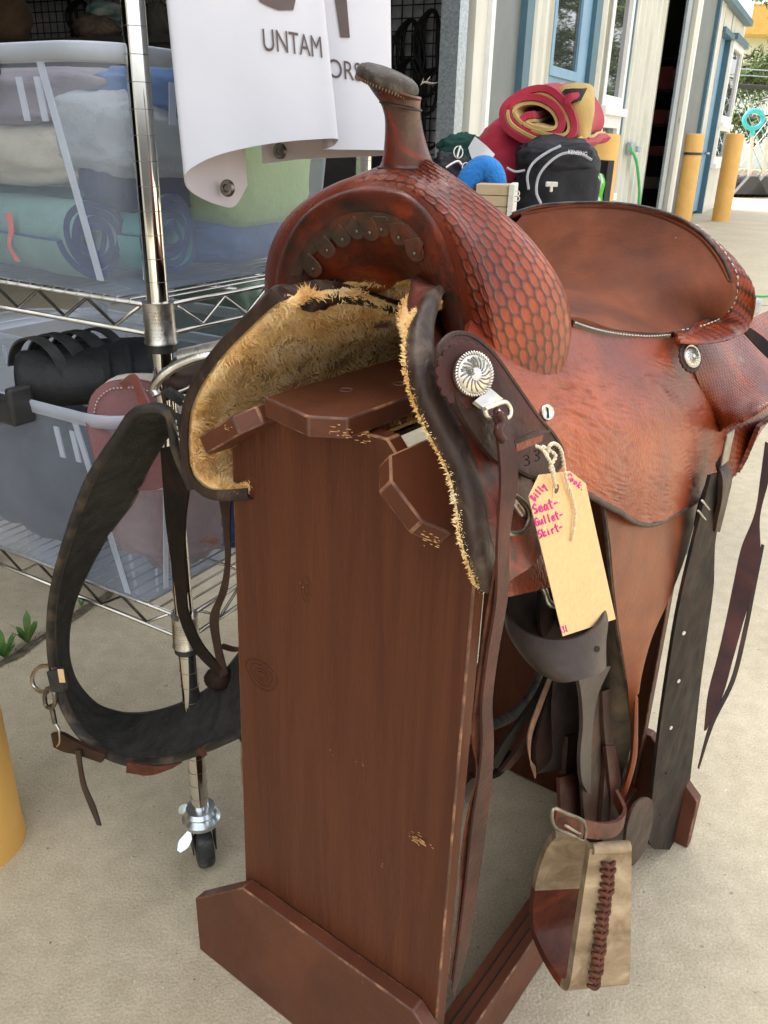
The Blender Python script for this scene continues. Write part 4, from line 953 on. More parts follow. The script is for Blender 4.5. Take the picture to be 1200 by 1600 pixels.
G = dense([[D(x, y, 2.20+.03*((j-2)**2)*.3-.02*math.sin(i*1.5)) for j, (x, y) in enumerate(r_)] for i, r_ in enumerate(fl_)], 6, 6); gsurf('mustard_fold', G, tan, bl, .03)
gsurf('black_binding', dense([[D(876, 150, 2.18), D(890, 160, 2.16), D(905, 158, 2.17), D(921, 152, 2.2)], [D(884, 142, 2.18), D(895, 140, 2.16), D(908, 139, 2.17), D(918, 138, 2.2)]], 4, 5), blk, bl, .012)
gsurf('crimson_fold', dense([[D(884, 165, 2.15), D(893, 158, 2.14), D(904, 152, 2.15)], [D(884, 150, 2.15), D(892, 147, 2.14), D(902, 146, 2.15)]], 4, 5), red, bl, .012)
def fb(name, x, y, d, rx, ry, rz, m, label, cat, seed, **k):
    o = blob(name, D(x, y, d), rx, ry, rz, m, None, seed=seed, nu=56, nv=38, **k); tag(o, label, cat); return o
fb('red_blanket', 788, 262, 2.30, .085, .08, .12, red, 'plump crimson blanket bundle left of the black bag', 'blanket', 3, amp=.10, sc=1.5, p=.8, fold=.1)
fb('red_blanket', 815, 330, 2.26, .06, .05, .07, red, 'crimson blanket end showing below the black bag', 'blanket', 5, amp=.1, p=.8)
bag = thing('black_bag', 'black zip bag with grey piping and a metal buckle under the rolled blanket', 'bag', D(865, 330, 2.15))
blob('bag_body', D(868, 290, 2.20), .105, .09, .12, blk, bag, .10, 1.6, 4, .7, 64, 44, fold=.12)
blob('bag_flap', D(868, 246, 2.16), .10, .085, .045, blk, bag, .10, 1.8, 9, .8, 64, 36, fold=.10)
tube('grey_piping', Ds([(845, 318), (838, 300), (842, 275), (858, 254), (880, 240), (905, 240), (925, 250)], 2.06), .0035, cloth('grey_pipe', (.30, .30, .31)), bag, 6, k=5)
tube('grey_piping', Ds([(826, 296), (824, 275), (832, 256), (852, 240), (876, 228)], 2.08), .0035, cloth('grey_pipe', (.30, .30, .31)), bag, 6, k=5)
tube('grey_piping', Ds([(792, 262), (805, 268), (820, 266)], 2.1), .003, cloth('grey_pipe', (.30, .30, .31)), bag, 6, k=5)
bx = D(862, 288, 2.055); o = box('buckle', bx, (.030, 0, 0), (0, .004, 0), (0, .0, .012), MT['silver'], bag, .002); box('buckle_prong', bx-UP*.011, (.008, 0, 0), (0, .004, 0), (0, 0, .014), MT['silver'], o, .003)
V, F = text_geo('KENSING', 1.0); c0, c1 = D(887, 240, 2.05), D(917, 244, 2.06); ex = (c1-c0)/(V[:, 0].max()); mesh('bag_lettering', [c0+ex*x+UP*y*.014 for x, y, _ in V], F, cloth('label_white', (.6, .6, .6)), bag, smooth=False)
o = tube('fuzzy_halter', Ds([(722, 300), (732, 280), (750, 264), (768, 268), (778, 286), (782, 300)], 2.0), [.020, .028, .030, .024, .014], cloth('bright_blue_fleece', (.012, .16, .48), (.02, .22, .60), bump=.006), None, 16, k=6); tag(o, 'bright blue fuzzy fleece tube bent over beside the saddle fork', 'fleece tube')
t = thing('wooden_crate', 'small pale wooden crate with white end beside the blue fleece', 'crate', D(780, 340, 1.95))
c = D(778, 318, 1.97)
for k in range(4): box('crate_board', c+UP*(.032-.024*k)+np.array([-.012, 0, 0]), (.072, -.012, 0), (.02, .1, 0), UP*.0225, cloth('crate_wood', (.46, .34, .20), (.56, .43, .27), bump=.0004), t, .001)
box('crate_end', c+np.array([.032, -.012, -.004]), (.014, -.003, 0), (.022, .105, 0), UP*.1, cloth('crate_white', (.55, .53, .46)), t, .002)
for k in range(2): 
    cc = D(806, 302+k*8, 1.93); tube('hook', [cc+np.array([math.cos(a)*.007, -.01, math.sin(a)*.006]) for a in np.linspace(0, 2*PI, 12, endpoint=False)], .0015, MT['silver'], t, 6, closed=True)
o = ribbon('white_card', [D(737, 222, 2.1), D(745, 235, 2.09), D(757, 248, 2.08), D(768, 250, 2.08)], np.array([.5, -.1, .9])/1.03, [.03, .045, .05, .03], MT['whitepaint'], None, .0015, 5); tag(o, 'blank white card tag lying on the dark halters', 'card')
fb('green_halter', 722, 236, 2.3, .07, .05, .045, cloth('dark_green', (.012, .045, .035)), 'dark green halter bundle below the galvanised door track', 'halter', 7, amp=.2)
fb('black_halter', 705, 268, 2.15, .06, .05, .045, blk, 'black halter bundle with bits beside the saddle fork', 'halter', 8, amp=.25, fold=.2)
t = thing('snaffle_bit', 'shiny metal snaffle bit and snaps lying on the black halters', 'bit', D(715, 255, 2.05))
for (x, y, r, n_) in ((716, 238, .011, 0), (728, 262, .009, 1), (738, 258, .008, 2)):
    cc = D(x, y, 2.02); tube('ring', [cc+np.array([math.cos(a)*r, math.sin(a)*r*.6, math.sin(a)*r*1.2]) for a in np.linspace(0, 2*PI, 14, endpoint=False)], .0018, MT['silver'], t, 6, closed=True)
tube('mouthpiece', Ds([(697, 262), (706, 256), (716, 252), (722, 258)], 2.0), .003, MT['silver'], t, 8, k=3)
tube('shank', Ds([(714, 246), (716, 238), (719, 228)], 2.0), .003, MT['silver'], t, 8, k=3)
t = thing('ribbon_rosettes', 'bright green and white ribbon bundle in a black box behind the black bag', 'ribbons', D(932, 310, 2.5))
for k in range(7): 
    x = 922+k*3; ribbon('ribbon', Ds([(x, 266+k, 2.5), (x+3, 285, 2.48), (x-2, 305, 2.5), (x+2, 330, 2.5)]), np.array([1, 0, 0]), .011, cloth('lime_ribbon', (.12, .50, .05)) if k % 2 == 0 else MT['whitepaint'], t, .001, 4)
box('black_box_side', D(943, 300, 2.55), (.02, 0, 0), (0, .1, 0), (0, 0, .18), MT['blackplastic'], t, .002)
o = tube('bag_strap', Ds([(911, 215, 2.25), (914, 232, 2.24), (917, 262, 2.25)]), .003, blk, bag, 6, k=4)
# ================================================================ SADDLE STAND
st = thing('saddle_stand', 'reddish brown painted wooden saddle stand carrying the western saddle', 'saddle stand', L(0, .3, 0))
u_ = db
def sw(poly, b, thick, name, m, parent=st, bev=.0012): return prism(name, [L(s, b, w_) for s, w_ in poly], db*thick, m, parent, bev)
foot = [(-.228, .001), (-.228, .100), (-.132, .187), (.132, .187), (.228, .100), (.228, .001)]
sw(foot, 0, .0185, 'foot_board', MT['woodx'])
sw([(s, w_) for s, w_ in [(-.25, .001), (-.25, .100), (-.155, .185), (.165, .185), (.256, .100), (.256, .001)]], .618, .019, 'foot_board', MT['woodx'])
sw([(-.151, .002), (-.1295, .770), (-.066, .822), (.062, .822), (.082, .800), (.156, .735), (.150, .002)], .0195, .019, 'end_panel', MT['wood'])
sw([(-.150, .002), (-.148, .770), (-.066, .822), (.066, .822), (.158, .75), (.160, .002)], .598, .019, 'end_panel', MT['wood'])
for s0 in (-.145, .128):
    prism('side_rail', [L(s0, .04, .002), L(s0, .04, .092), L(s0+.038, .04, .092), L(s0+.038, .04, .002)], db*.556, MT['woodx'], st)
for k in range(2): # grooves worn along the right rail
    V, F = box_geo(L(.128+.013+k*.012, .318, .0925), ds*.0018, db*.54, UP*.0008); mesh('rail_groove', V, F, MT['darkhole'], st, smooth=False)
def plank(s0, w0, s1, w1, b0, b1, ch, name, asym=None):
    e = np.array([s1-s0, w1-w0]); ln = np.linalg.norm(e); e /= ln; n_ = np.array([-e[1], e[0]]) if e[0] > 0 else np.array([e[1], -e[0]])
    pts = asym or [(0, b0+ch*.75), (ch*.8, b0), (ln-ch*.8, b0), (ln, b0+ch*.75), (ln, b1), (0, b1)]
    P3 = [L(s0+e[0]*t, b, w0+e[1]*t) for t, b in pts]; N3 = -(ds*n_[0]+UP*n_[1])*.0185
    return prism(name, P3, N3, MT['woodx'], st, .0012)
plank(-.052, .8425, .046, .8425, 0, 0, 0, 'top_plank', [(0, -.010), (.066, -.026), (.094, -.008), (.094, .64), (.0, .64)])
plank(.084, .8205, .146, .769, -.025, .64, .025, 'side_plank')
plank(-.070, .8295, -.147, .781, -.019, .64, .022, 'side_plank')
# scraped spots and dowel plugs
def spot(cs, nrm, seed, m='bare', parent=st, n=14, size=.012, aspect=2.2):
    n = int(n*1.2)
    r = random.Random(seed); V, F = [], []
    n_ = np.array(nrm, float); n_ /= np.linalg.norm(n_); ex = np.cross(n_, UP); ex /= np.linalg.norm(ex)+1e-9; ey = np.cross(n_, ex)
    for i in range(n):
        c = np.array(cs)+ex*r.gauss(0, size*.5*aspect/2)+ey*r.gauss(0, size*.3)+n_*.0006; k = len(V); a0 = r.uniform(-.3, 1.4); ra, rb = size*r.uniform(.05, .30), size*r.uniform(.015, .06)
        V += [c+ex*ra*math.cos(q+a0)*r.uniform(.7, 1.2)+ey*rb*math.sin(q+a0)*r.uniform(.7, 1.2) for q in np.linspace(0, 2*PI, 7, endpoint=False)]; F.append(tuple(range(k, k+7)))
    tag(mesh('scraped_spot', V, F, MT[m], parent, smooth=False), kind='stuff')
spot(B(656, 1313, .0185), -db, 1, n=26, size=.012)
spot(B(640, 1305, .0185), -db, 2, n=5, size=.005)
for x, y, sd_ in ((598, 1352, 3), (475, 916, 4), (563, 1195, 5), (520, 1175, 6)): spot(B(x, y, .0185), -db, sd_, n=3, size=.006)
spot(B(540, 676, -.020)-db*.002, -db+ds*.4, 7, n=16, size=.009); spot(B(575, 680, -.006)-db*.002, -db+ds*.9, 8, n=10, size=.008)
spot(B(352, 665, -.0185), -db-ds*.2, 9, n=14, size=.010); spot(B(324, 690, -.006)-db*.004, -db-ds*.8, 12, n=8, size=.009)
spot(B(672, 844, -.025)-db*.001, -db, 10, n=16, size=.010)
pl_ = []
for s_, b_ in ((-.012, .055), (.012, .105)): pl_.append(tube_geo([L(s_+.006*math.cos(a), b_+.006*math.sin(a), .8428) for a in np.linspace(0, 2*PI, 20, endpoint=False)], .0006, 4, closed=True))
mesh('dowel_plugs', *join_geo(pl_), MT['woodend'], st)
kn = []
for r__ in (.005, .010, .016, .023):
    kn.append(tube_geo([B(408, 1055, .0192)+ds*r__*1.0*math.cos(a)*(1+.1*math.sin(3*a))+UP*r__*.8*math.sin(a) for a in np.linspace(0, 2*PI, 26, endpoint=False)], .0007, 4, closed=True))
for r__ in (.004, .009):
    kn.append(tube_geo([B(478, 922, .0192)+ds*r__*.7*math.cos(a)+UP*r__*1.6*math.sin(a) for a in np.linspace(0, 2*PI, 20, endpoint=False)], .0005, 4, closed=True))
mesh('wood_knot', *join_geo(kn[:4]), MT['wood'], st); mesh('wood_knot', *join_geo(kn[4:]), MT['wood'], st)

# ================================================================ WESTERN SADDLE
sa = thing('western_saddle', 'worn reddish brown western saddle with basket weave tooling on the wooden stand', 'saddle', L(0, .25, .84))
# --- fork (pommel): loft round the arch
NA = 15
E_ = resample(Bs([(440, 500), (441, 455), (448, 410), (462, 375), (485, 342), (520, 318), (560, 306), (603, 305), (642, 318), (672, 350), (692, 395), (706, 455), (722, 522)], .05), NA)
sc_px = [(478, 470), (490, 435), (503, 412), (521, 397), (544, 380), (567, 368), (600, 366), (630, 378), (655, 403), (674, 440), (688, 482), (702, 530)]
SCL = resample(Bs(sc_px, .058), NA)
MIDF = (E_*.55+SCL*.45)-db*.004
ROOFM = resample(Bs([(492, 490), (510, 455), (530, 437), (555, 425), (585, 415), (615, 408), (642, 414), (664, 440), (682, 480), (698, 530)], .085), NA)
ROOFB = resample(Bs([(500, 500), (520, 478), (548, 462), (575, 456), (600, 452), (622, 438), (642, 433), (663, 444), (681, 478), (696, 528)], .12), NA)
CR = resample(np.array([*Bs([(424, 500), (418, 450), (421, 405), (434, 365), (458, 330), (492, 305), (530, 286), (565, 273)], .085), *Bs([(600, 264), (640, 262)], .098), *Ss([(690, 300, .07), (735, 350, .10), (765, 420, .126), (782, 500, .138), (796, 592, .144)])]), NA)
FR = (E_*.45+CR*.55); cc0 = L(.012, .08, .92)
for i in range(NA):
    d = FR[i]-cc0; d -= db*(d@db); d /= np.linalg.norm(d); FR[i] += d*.006-db*.006
BK = resample(np.array([*Ls([(-.13, .15, .86), (-.142, .15, .90), (-.14, .15, .94), (-.122, .15, .975), (-.09, .148, 1.0), (-.055, .145, 1.015)]), *Ss([(668, 258, .015), (700, 274, .05), (760, 316, .085), (815, 358, .11), (858, 408, .132), (884, 455, .142), (894, 505, .148), (888, 556, .15), (868, 612, .147)])]), NA)
BM = CR*.45+BK*.55
for i in range(NA):
    d = BM[i]-cc0; d -= db*(d@db); d /= np.linalg.norm(d); BM[i] += d*.007
UND = BK.copy()
for i in range(NA):
    d = UND[i]-L(.0, .15, .90); d -= db*(d@db); UND[i] = UND[i]-d*.14+db*.022
UND2 = UND.copy()
for i in range(NA):
    d = UND2[i]-L(.0, .15, .88); d -= db*(d@db); UND2[i] = UND2[i]-d*.4+db*.02
# front + gullet cover
LIP = E_-db*.0015
Gf = dense(np.array([FR*.3+LIP*.7, LIP, MIDF, SCL, ROOFM, ROOFB]), 8, 8)
gsurf('fork_front', Gf, MT['fork'], sa, .004)
# tooled cover: over the crest to the back edge
K2 = 32
Gt = dense(np.array([LIP+db*.0, FR, CR, BM, BK, UND, UND2]), K2, 22)
nr = Gt.shape[0]
rowi = np.arange(nr)/K2
def fmargin(u, v, G):
    a = np.clip((rowi-.55)/.10, 0, 1)*np.clip((4.0-rowi-.12)/.1, 0, 1); c = np.clip((np.arange(G.shape[1])/22-6.2)/.5, 0, 1)*np.clip((NA-1-.25-np.arange(G.shape[1])/22)/.12, 0, 1)
    return a[:, None]*c[None, :]*np.ones_like(u)
bk_f = basket(.0084, .0136, .0010, rot=.12, margin=fmargin); bk_f.mean = True
gsurf('fork_cover', Gt, MT['tooled'], sa, 0, disp=bk_f)
# border line round the tooling and grey welt along its lower edge
wl = crow(np.array([*Ss([(722, 524, .123), (745, 548, .132), (780, 576, .142), (820, 602, .150), (855, 614, .152), (872, 606, .150), (882, 590, .151)])]), 6)
tube('fork_welt', wl, .0035, MT['greyleather'], sa, 8)
# scalloped tabs with tacks under the front lip
tabs = [((468, 395), (500, 428)), ((492, 368), (521, 398)), ((516, 352), (545, 380)), ((538, 338), (568, 368)), ((568, 330), (585, 374)), ((592, 328), (601, 368)), ((616, 338), (629, 381)), ((640, 362), (654, 406))]
for i, ((x0, y0), (x1, y1)) in enumerate(tabs):
    p0, p1 = B(x0, y0, .0440), B(x1, y1, .0520); ax = (p1-p0)/np.linalg.norm(p1-p0); sd_ = np.cross(ax, db); ln = np.linalg.norm(p1-p0); nrm = np.cross(sd_, ax)
    if nrm@cf > 0: nrm = -nrm
    out = [(-.0080, .25), (-.0090, .5), (-.0095, .8), (-.0072, 1.03), (-.003, 1.13), (.003, 1.13), (.0072, 1.03), (.0090, .8), (.0090, .5), (.0080, .25)]
    V, F = prism_geo([p0+ax*ln*t*.92+sd_*q*.95+nrm*(-.0005+.0008*t) for q, t in out], nrm*.0022)
    o = mesh('scalloped_tab', V, F, MT['frontstain'], sa, smooth=False); fix_normals(o); bevel(o, .0012, 3)
    lathe('tack', p0+ax*ln*.72+nrm*.003, nrm, [(.0016, 0), (.0013, .0008), (.0002, .0012)], MT['dullsteel'], o, 10)
gsurf('dark_front_layer', dense(np.array([LIP*.10+MIDF*.90-db*.0030, MIDF*.70+SCL*.30-db*.0060, MIDF*.45+SCL*.55-db*.0066]), 5, 8)[:, 14:-30], MT['frontstain'], sa, .0012)
# dirty patches worn on the front
# --- horn
hb, ht = B(637, 264, .115), B(607, 142, .085)
axh = ht-hb; hl = np.linalg.norm(axh)
def hpt(y, xl, xr, b): return B((xl+xr)/2, y, b), (xr-xl)/2*proj(B((xl+xr)/2, y, b))[2]/1300
hs_ = [hpt(272, 578, 700, .118), hpt(262, 592, 682, .114), hpt(245, 598, 674, .110), (hpt(215, 601, 664, .104)), hpt(185, 601, 658, .098), hpt(165, 595, 657, .094), hpt(152, 583, 658, .092), hpt(143, 573, 660, .090), hpt(134, 566, 660, .089)]
P = np.array([h[0] for h in hs_]); r = np.array([h[1] for h in hs_])
Pd, rd = crow(P, 6), crow(r[:, None], 6)[:, 0]; T, N_, Bn_ = frames(Pd); A_ = np.linspace(0, 2*PI, 40, endpoint=False)
rh = ray(609, 121); rh /= np.linalg.norm(rh); capn = cu*.95+cr*.30; capn -= rh*(capn@rh); capn /= np.linalg.norm(capn); capn -= rh*.07; capn /= np.linalg.norm(capn)
V = []
for i in range(len(Pd)):
    t = max(0, (i-len(Pd)*.55)/(len(Pd)*.45)); n_ = UP*(1-t)+capn*t; n_ /= np.linalg.norm(n_); x = np.cross(n_, cf); x /= np.linalg.norm(x); y = np.cross(n_, x)
    for a in A_: V.append(Pd[i]+rd[i]*(x*math.cos(a)*(1 if True else 1)+y*math.sin(a)*.95))
V = np.array(V); m_ = len(Pd); F = [(i*40+j, i*40+(j+1) % 40, (i+1)*40+(j+1) % 40, (i+1)*40+j) for i in range(m_-1) for j in range(40)]
hn = mesh('horn', V, F, MT['horn'], sa)
cc = B(608, 119, .088); rc = 50.5*proj(cc)[2]/1300
lathe('horn_cap', cc-capn*.008, capn, [(rc*.90, -.002), (rc*.99, .0), (rc*1.03, .003), (rc*1.01, .0065), (rc*.92, .0095), (rc*.74, .0118), (rc*.4, .0130), (.0005, .0132)], MT['horncap'], hn, 48, angle=80)
st_ = []
for q in np.linspace(0, 2*PI, 60, endpoint=False):
    x = np.cross(capn, cf); x /= np.linalg.norm(x); y = np.cross(capn, x); c = cc-capn*.0085+(x*math.cos(q)+y*math.sin(q))*rc*.985
    st_.append(tube_geo([c-capn*.0012, c+capn*.0012], .0005, 4))
mesh('cap_stitching', *join_geo(st_), MT['cutedge'], hn)
for y_, xl, xr, b_ in ((166, 593, 659, .094), (263, 590, 684, .114)):
    c, rr = hpt(y_, xl, xr, b_); n_ = UP+(capn-UP)*.5*(y_ < 200); x = np.cross(n_, cf); x /= np.linalg.norm(x); y = np.cross(n_, x); y /= np.linalg.norm(y)
    tube('horn_seam', [c+(x*math.cos(a)+y*math.sin(a)*.95)*rr*1.0 for a in A_], .0009, MT['greyleather'], hn, 6, closed=True)
fz_ = []
for k in range(7):
    p = B(660, 128+k*.4, .10)+np.array([random.gauss(0, .001)]*3); q = p+cr*random.uniform(.002, .014)+UP*random.uniform(-.001, .006); fz_.append(tube_geo([p, (p+q)/2+UP*random.uniform(-.002, .002), q], .00018, 3))
mesh('loose_threads', *join_geo(fz_), MT['thread'], hn)

# --- fleece and skirts: arch cross section carried along the saddle
def toL(p): q = np.array(p)-SO; return np.array([q@ds, q@db, q[2]])
archL = [toL(p) for p in Bs([(392, 760, .02), (350, 763, .01), (318, 757, .0), (304, 735, .0), (299, 690, .0), (304, 638, .0), (326, 592, .0), (356, 552, .0), (402, 506, .0), (452, 466, .0)])]
archM = [np.array(v) for v in ((-.045, .07, .925), (-.02, .11, .936), (.012, .13, .942), (.045, .12, .940), (.075, .075, .934))]
archR = [toL(p) for p in Ss([(662, 488, .104), (647, 506, .110), (641, 545, .120), (650, 610, .136), (676, 672, .150), (704, 722, .165), (720, 780, .178), (731, 850, .189), (756, 920, .200)])]
AR = resample(np.array(archL+archM+archR), 40)            # (s, b of the front edge, w)
def arch_pts(b, off=0, shift=0):
    A = AR.copy(); T_ = np.gradient(A[:, [0, 2]], axis=0); N_ = np.stack([-T_[:, 1], T_[:, 0]], 1); N_ /= np.linalg.norm(N_, axis=1, keepdims=True)
    A[:, 0] += N_[:, 0]*off; A[:, 2] += N_[:, 1]*off
    t = np.clip(b/.3, 0, 1); A[:, 1] = A[:, 1]*(1-t)+b*1.0+(0)*t+shift
    top = np.clip((A[:, 2]-.865)/.06, 0, 1)*(A[:, 0] > .05); A[:, 0] -= top*(.047*float(np.clip(b/.05, 0, 1)))
    k = float(np.clip((b-.06)/.14, 0, 1)); n_ = len(A); wgt = np.clip((np.arange(n_)-n_*.40)/(n_*.12), 0, 1)
    A[:, 0] = np.where(A[:, 0] > 0, A[:, 0]*(1-.30*k), A[:, 0]*(1+.10*b)); hi = np.clip(A[:, 2]-.82, 0, None); A[:, 2] -= hi*.70*k*wgt+hi*.35*k*(1-wgt)
    return A
bs = [0., .02, .05, .10, .18, .28, .40, .52, .62]
Gfl = np.array([[L(*q) for q in arch_pts(b)] for b in bs])
Gfd = dense(Gfl, 5, 3)
base = gsurf('sheepskin_backing', Gfd, cloth('sheepskin_hide', (.62, .36, .13), (.88, .62, .29), scale=40, bump=.003), sa, .004, -1)
# wool locks on the underside, only where the photograph can see them and around
gn = grid_normals(Gfd); rr_ = random.Random(4); V, F = [], []
cen_ax = lambda p: L(0, (np.array(p)-SO)@db, .80)
mm, nn = Gfd.shape[:2]
area = []
for k in range(125000):
    bi = rr_.random()**1.3*(mm-2) if k % 6 else rr_.random()*3; ai = rr_.random()*(nn-2)
    i, j = int(bi), int(ai); f, g_ = bi-i, ai-j
    p = (Gfd[i, j]*(1-f)+Gfd[i+1, j]*f)*(1-g_)+(Gfd[i, j+1]*(1-f)+Gfd[i+1, j+1]*f)*g_
    n_ = gn[i, j].copy(); c = cen_ax(p)
    if n_@(c-p) < 0: n_ = -n_
    cl = np.array([noise.noise(Vector(p*38)), noise.noise(Vector(p*38+np.array([9, 0, 0]))), noise.noise(Vector(p*38+np.array([0, 9, 0])))])
    d = n_*.5+cl*1.6+np.array([rr_.gauss(0, .3), rr_.gauss(0, .3), rr_.gauss(-.15, .3)]); d /= np.linalg.norm(d)
    ln = rr_.uniform(.004, .0085) if (k % 4 or ai > nn*.60) else rr_.uniform(.008, .014); w2 = rr_.uniform(.00025, .0006); sd_ = np.cross(d, cf); sd_ /= np.linalg.norm(sd_)+1e-9
    d2 = d+np.cross(d, cl)*3.2+np.array([rr_.gauss(0, .5), rr_.gauss(0, .5), rr_.gauss(0, .5)]); d2 /= np.linalg.norm(d2)
    p1 = p+d*ln*.5; p2 = p1+d2*ln*.45; k_ = len(V); V += [p-sd_*w2, p+sd_*w2, p1-sd_*w2, p1+sd_*w2, p2]; F += [(k_, k_+1, k_+3, k_+2), (k_+2, k_+3, k_+4)]
o = mesh('fleece', V, F, MT['fleece'], sa, smooth=False); tag(o, kind='stuff')
Gsk = np.array([[L(*q) for q in arch_pts(b, .010)] for b in bs])
sk = gsurf('skirt', dense(Gsk[:, :19], 5, 3), MT['edge'], sa, .005, 0); gsurf('skirt', dense(Gsk[:, 26:], 5, 3), MT['redskirt'], sa, .005, 0)
def binding(i0, i1, wdt, nm):
    q = arch_pts(0, .008)[i0:i1]; A1 = np.array([L(s_, b-.006, w_) for s_, b, w_ in q]); B1 = np.array([L(s_, b+wdt, w_) for s_, b, w_ in q]); q0 = arch_pts(0, 0)[i0:i1]; C1 = np.array([L(s_, b-.005, w_) for s_, b, w_ in q0])
    q2 = arch_pts(0, .013)[i0:i1]; M1 = np.array([L(s_, b+wdt*.45, w_) for s_, b, w_ in q2]); q3 = arch_pts(0, .012)[i0:i1]; A2 = np.array([L(s_, b-.002, w_) for s_, b, w_ in q3])
    return gsurf(nm, dense(np.array([C1, A1, A2, M1, B1]), 4, 3), MT['edge'], sa, .002)
nL, nR = 19, 25
binding(0, nL, .016, 'rolled_binding'); binding(nR+1, 40, .018, 'rolled_binding')
# pale fleece lip along the near front edge
V, F = [], []
A1 = resample([L(s_, b-.004, w_) for s_, b, w_ in arch_pts(0, .002)[nR:]], 160)
for k in range(14000):
    i = rr_.randrange(159); p = A1[i]+(A1[i+1]-A1[i])*rr_.random()+db*rr_.uniform(-.002, .01)-ds*rr_.uniform(-.004, .006); d = np.array([rr_.gauss(0, 1) for _ in range(3)])-ds*1.2-db*.6; d /= np.linalg.norm(d)
    ln = rr_.uniform(.0015, .0038); sd_ = np.cross(d, cf); sd_ /= np.linalg.norm(sd_)+1e-9; k_ = len(V); V += [p-sd_*.0005, p+sd_*.0005, p+d*ln]; F.append((k_, k_+1, k_+2))
o = mesh('fleece_lip', V, F, MT['fleece'], sa, smooth=False); tag(o, kind='stuff')

# --- lower skirt panel on the near side (bottom edge visible by the tag)
strap('lower_skirt', Ss([(700, 560, .140), (735, 700, .165), (760, 820, .185), (778, 935, .200)]), Ss([(870, 640, .150), (880, 730, .170), (900, 830, .185), (868, 915, .200)]), MT['leather'], sa, .006, 8, across=4)

# --- seat jockey: the big wrinkled flap
J = [Ss([(735, 500, .118), (775, 520, .125), (830, 530, .128), (893, 503, .128), (960, 521, .135), (1045, 524, .142), (1095, 535, .150)]),
     Ss([(728, 545, .138), (775, 585, .152), (820, 606, .158), (885, 600, .158), (955, 600, .164), (1035, 590, .170), (1108, 590, .165)]),
     Ss([(752, 600, .156), (795, 650, .170), (842, 668, .178), (895, 676, .182), (965, 670, .188), (1042, 655, .192), (1128, 640, .183)]),
     Ss([(778, 660, .168), (812, 705, .178), (856, 728, .188), (905, 735, .193), (975, 745, .203), (1052, 735, .206), (1136, 695, .192)]),
     Ss([(795, 710, .175), (822, 742, .183), (864, 757, .192), (912, 770, .197), (962, 797, .206), (1022, 819, .210), (1110, 770, .200)])]
J[4] = resample(J[4], 7) if False else J[4]
def wrinkle(u, v, G):
    h = np.zeros(u.shape); gr = np.zeros(u.shape)
    for i in range(u.shape[0]):
        for j in range(u.shape[1]):
            a, b_ = u[i, j], v[i, j]; wx = noise.noise(Vector((b_*14, a*14, 1)))*.016
            n1 = noise.noise(Vector((b_*34+2, (a+wx*.8-.25*b_)*170, 0))); n2 = noise.noise(Vector((b_*70, (a+wx*.8-.25*b_)*300, 5)))
            m_ = min(1, max(0, (a-.03)/.05))*(.45+.9*abs(noise.noise(Vector((b_*9, a*9, 9)))+.35))
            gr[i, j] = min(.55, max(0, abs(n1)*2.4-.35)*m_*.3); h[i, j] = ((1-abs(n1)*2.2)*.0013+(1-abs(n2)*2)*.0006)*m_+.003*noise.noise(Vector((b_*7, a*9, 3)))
    return h, gr
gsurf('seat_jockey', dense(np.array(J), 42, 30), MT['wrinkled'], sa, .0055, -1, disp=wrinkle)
tube('jockey_edge', crow(np.array(J[4]), 8), .0028, MT['edge'], sa, 8)
# --- seat
SW = [-.150, -.100, -.040, .040, .095, .1295]
Wt = {.10: [.93, .955, .965, .965, .945, .915], .15: [.90, .925, .938, .938, .925, .905], .22: [.895, .905, .912, .912, .905, .897], .32: [.878, .886, .888, .888, .884, .878], .42: [.862, .880, .884, .884, .874, .860]}
rows = [[L(s_, b, z) for s_, z in zip(SW, zs)] for b, zs in sorted(Wt.items())]
for r_ in rows:
    pass
rows[2][5] = S(900, 504, .128); rows[3][5] = S(955, 521, .133); rows[4][5] = S(1010, 526, .138)
rows.append([L(-.152, .48, .868), L(-.10, .50, .882), L(-.035, .51, .890), L(.045, .50, .886), L(.098, .475, .868), S(1048, 524, .142)])
rows.append([L(-.158, .51, .895), L(-.115, .545, .912), L(-.04, .56, .918), L(.05, .55, .914), L(.115, .515, .892), S(1092, 509, .150)])
rim0 = [*Bs([(800, 337, .56), (835, 326, .58), (880, 321, .595), (920, 320, .60), (960, 321, .60), (1010, 328, .60), (1062, 345, .59), (1105, 377, .575), (1135, 420, .56), (1140, 455, .55)]), *Ss([(1126, 488, .163), (1092, 510, .155), (1050, 524, .143)])]
rimr = resample(rim0, 41)
rows.append([rimr[i]-UP*.012-db*.004 for i in (1, 7, 14, 21, 27, 32)])
rows.append([rimr[i]-UP*.001 for i in (1, 7, 14, 21, 27, 32)])
Gs = dense(np.array(rows), 10, 10)
gsurf('seat', Gs, MT['seat'], sa, .005, -1, flip=False)
# stitched seam strip between seat and jockey
seam = crow(np.array(Ss([(894, 505, .130), (925, 515, .133), (960, 522, .136), (1005, 526, .139), (1045, 524, .143)])), 10)
ribbon('seat_seam', seam, (UP*.7+ds*.1-db*.2)/.75, .007, MT['greyleather'], sa, .003, 1)
sp_ = []
for k in range(0, len(seam)-1, 1): sp_.append(tube_geo([seam[k]+ds*.003+UP*.001, (seam[k]+seam[k+1])/2+ds*.003+UP*.001], .0009, 4))
mesh('seam_stitching', *join_geo(sp_), MT['thread'], sa)
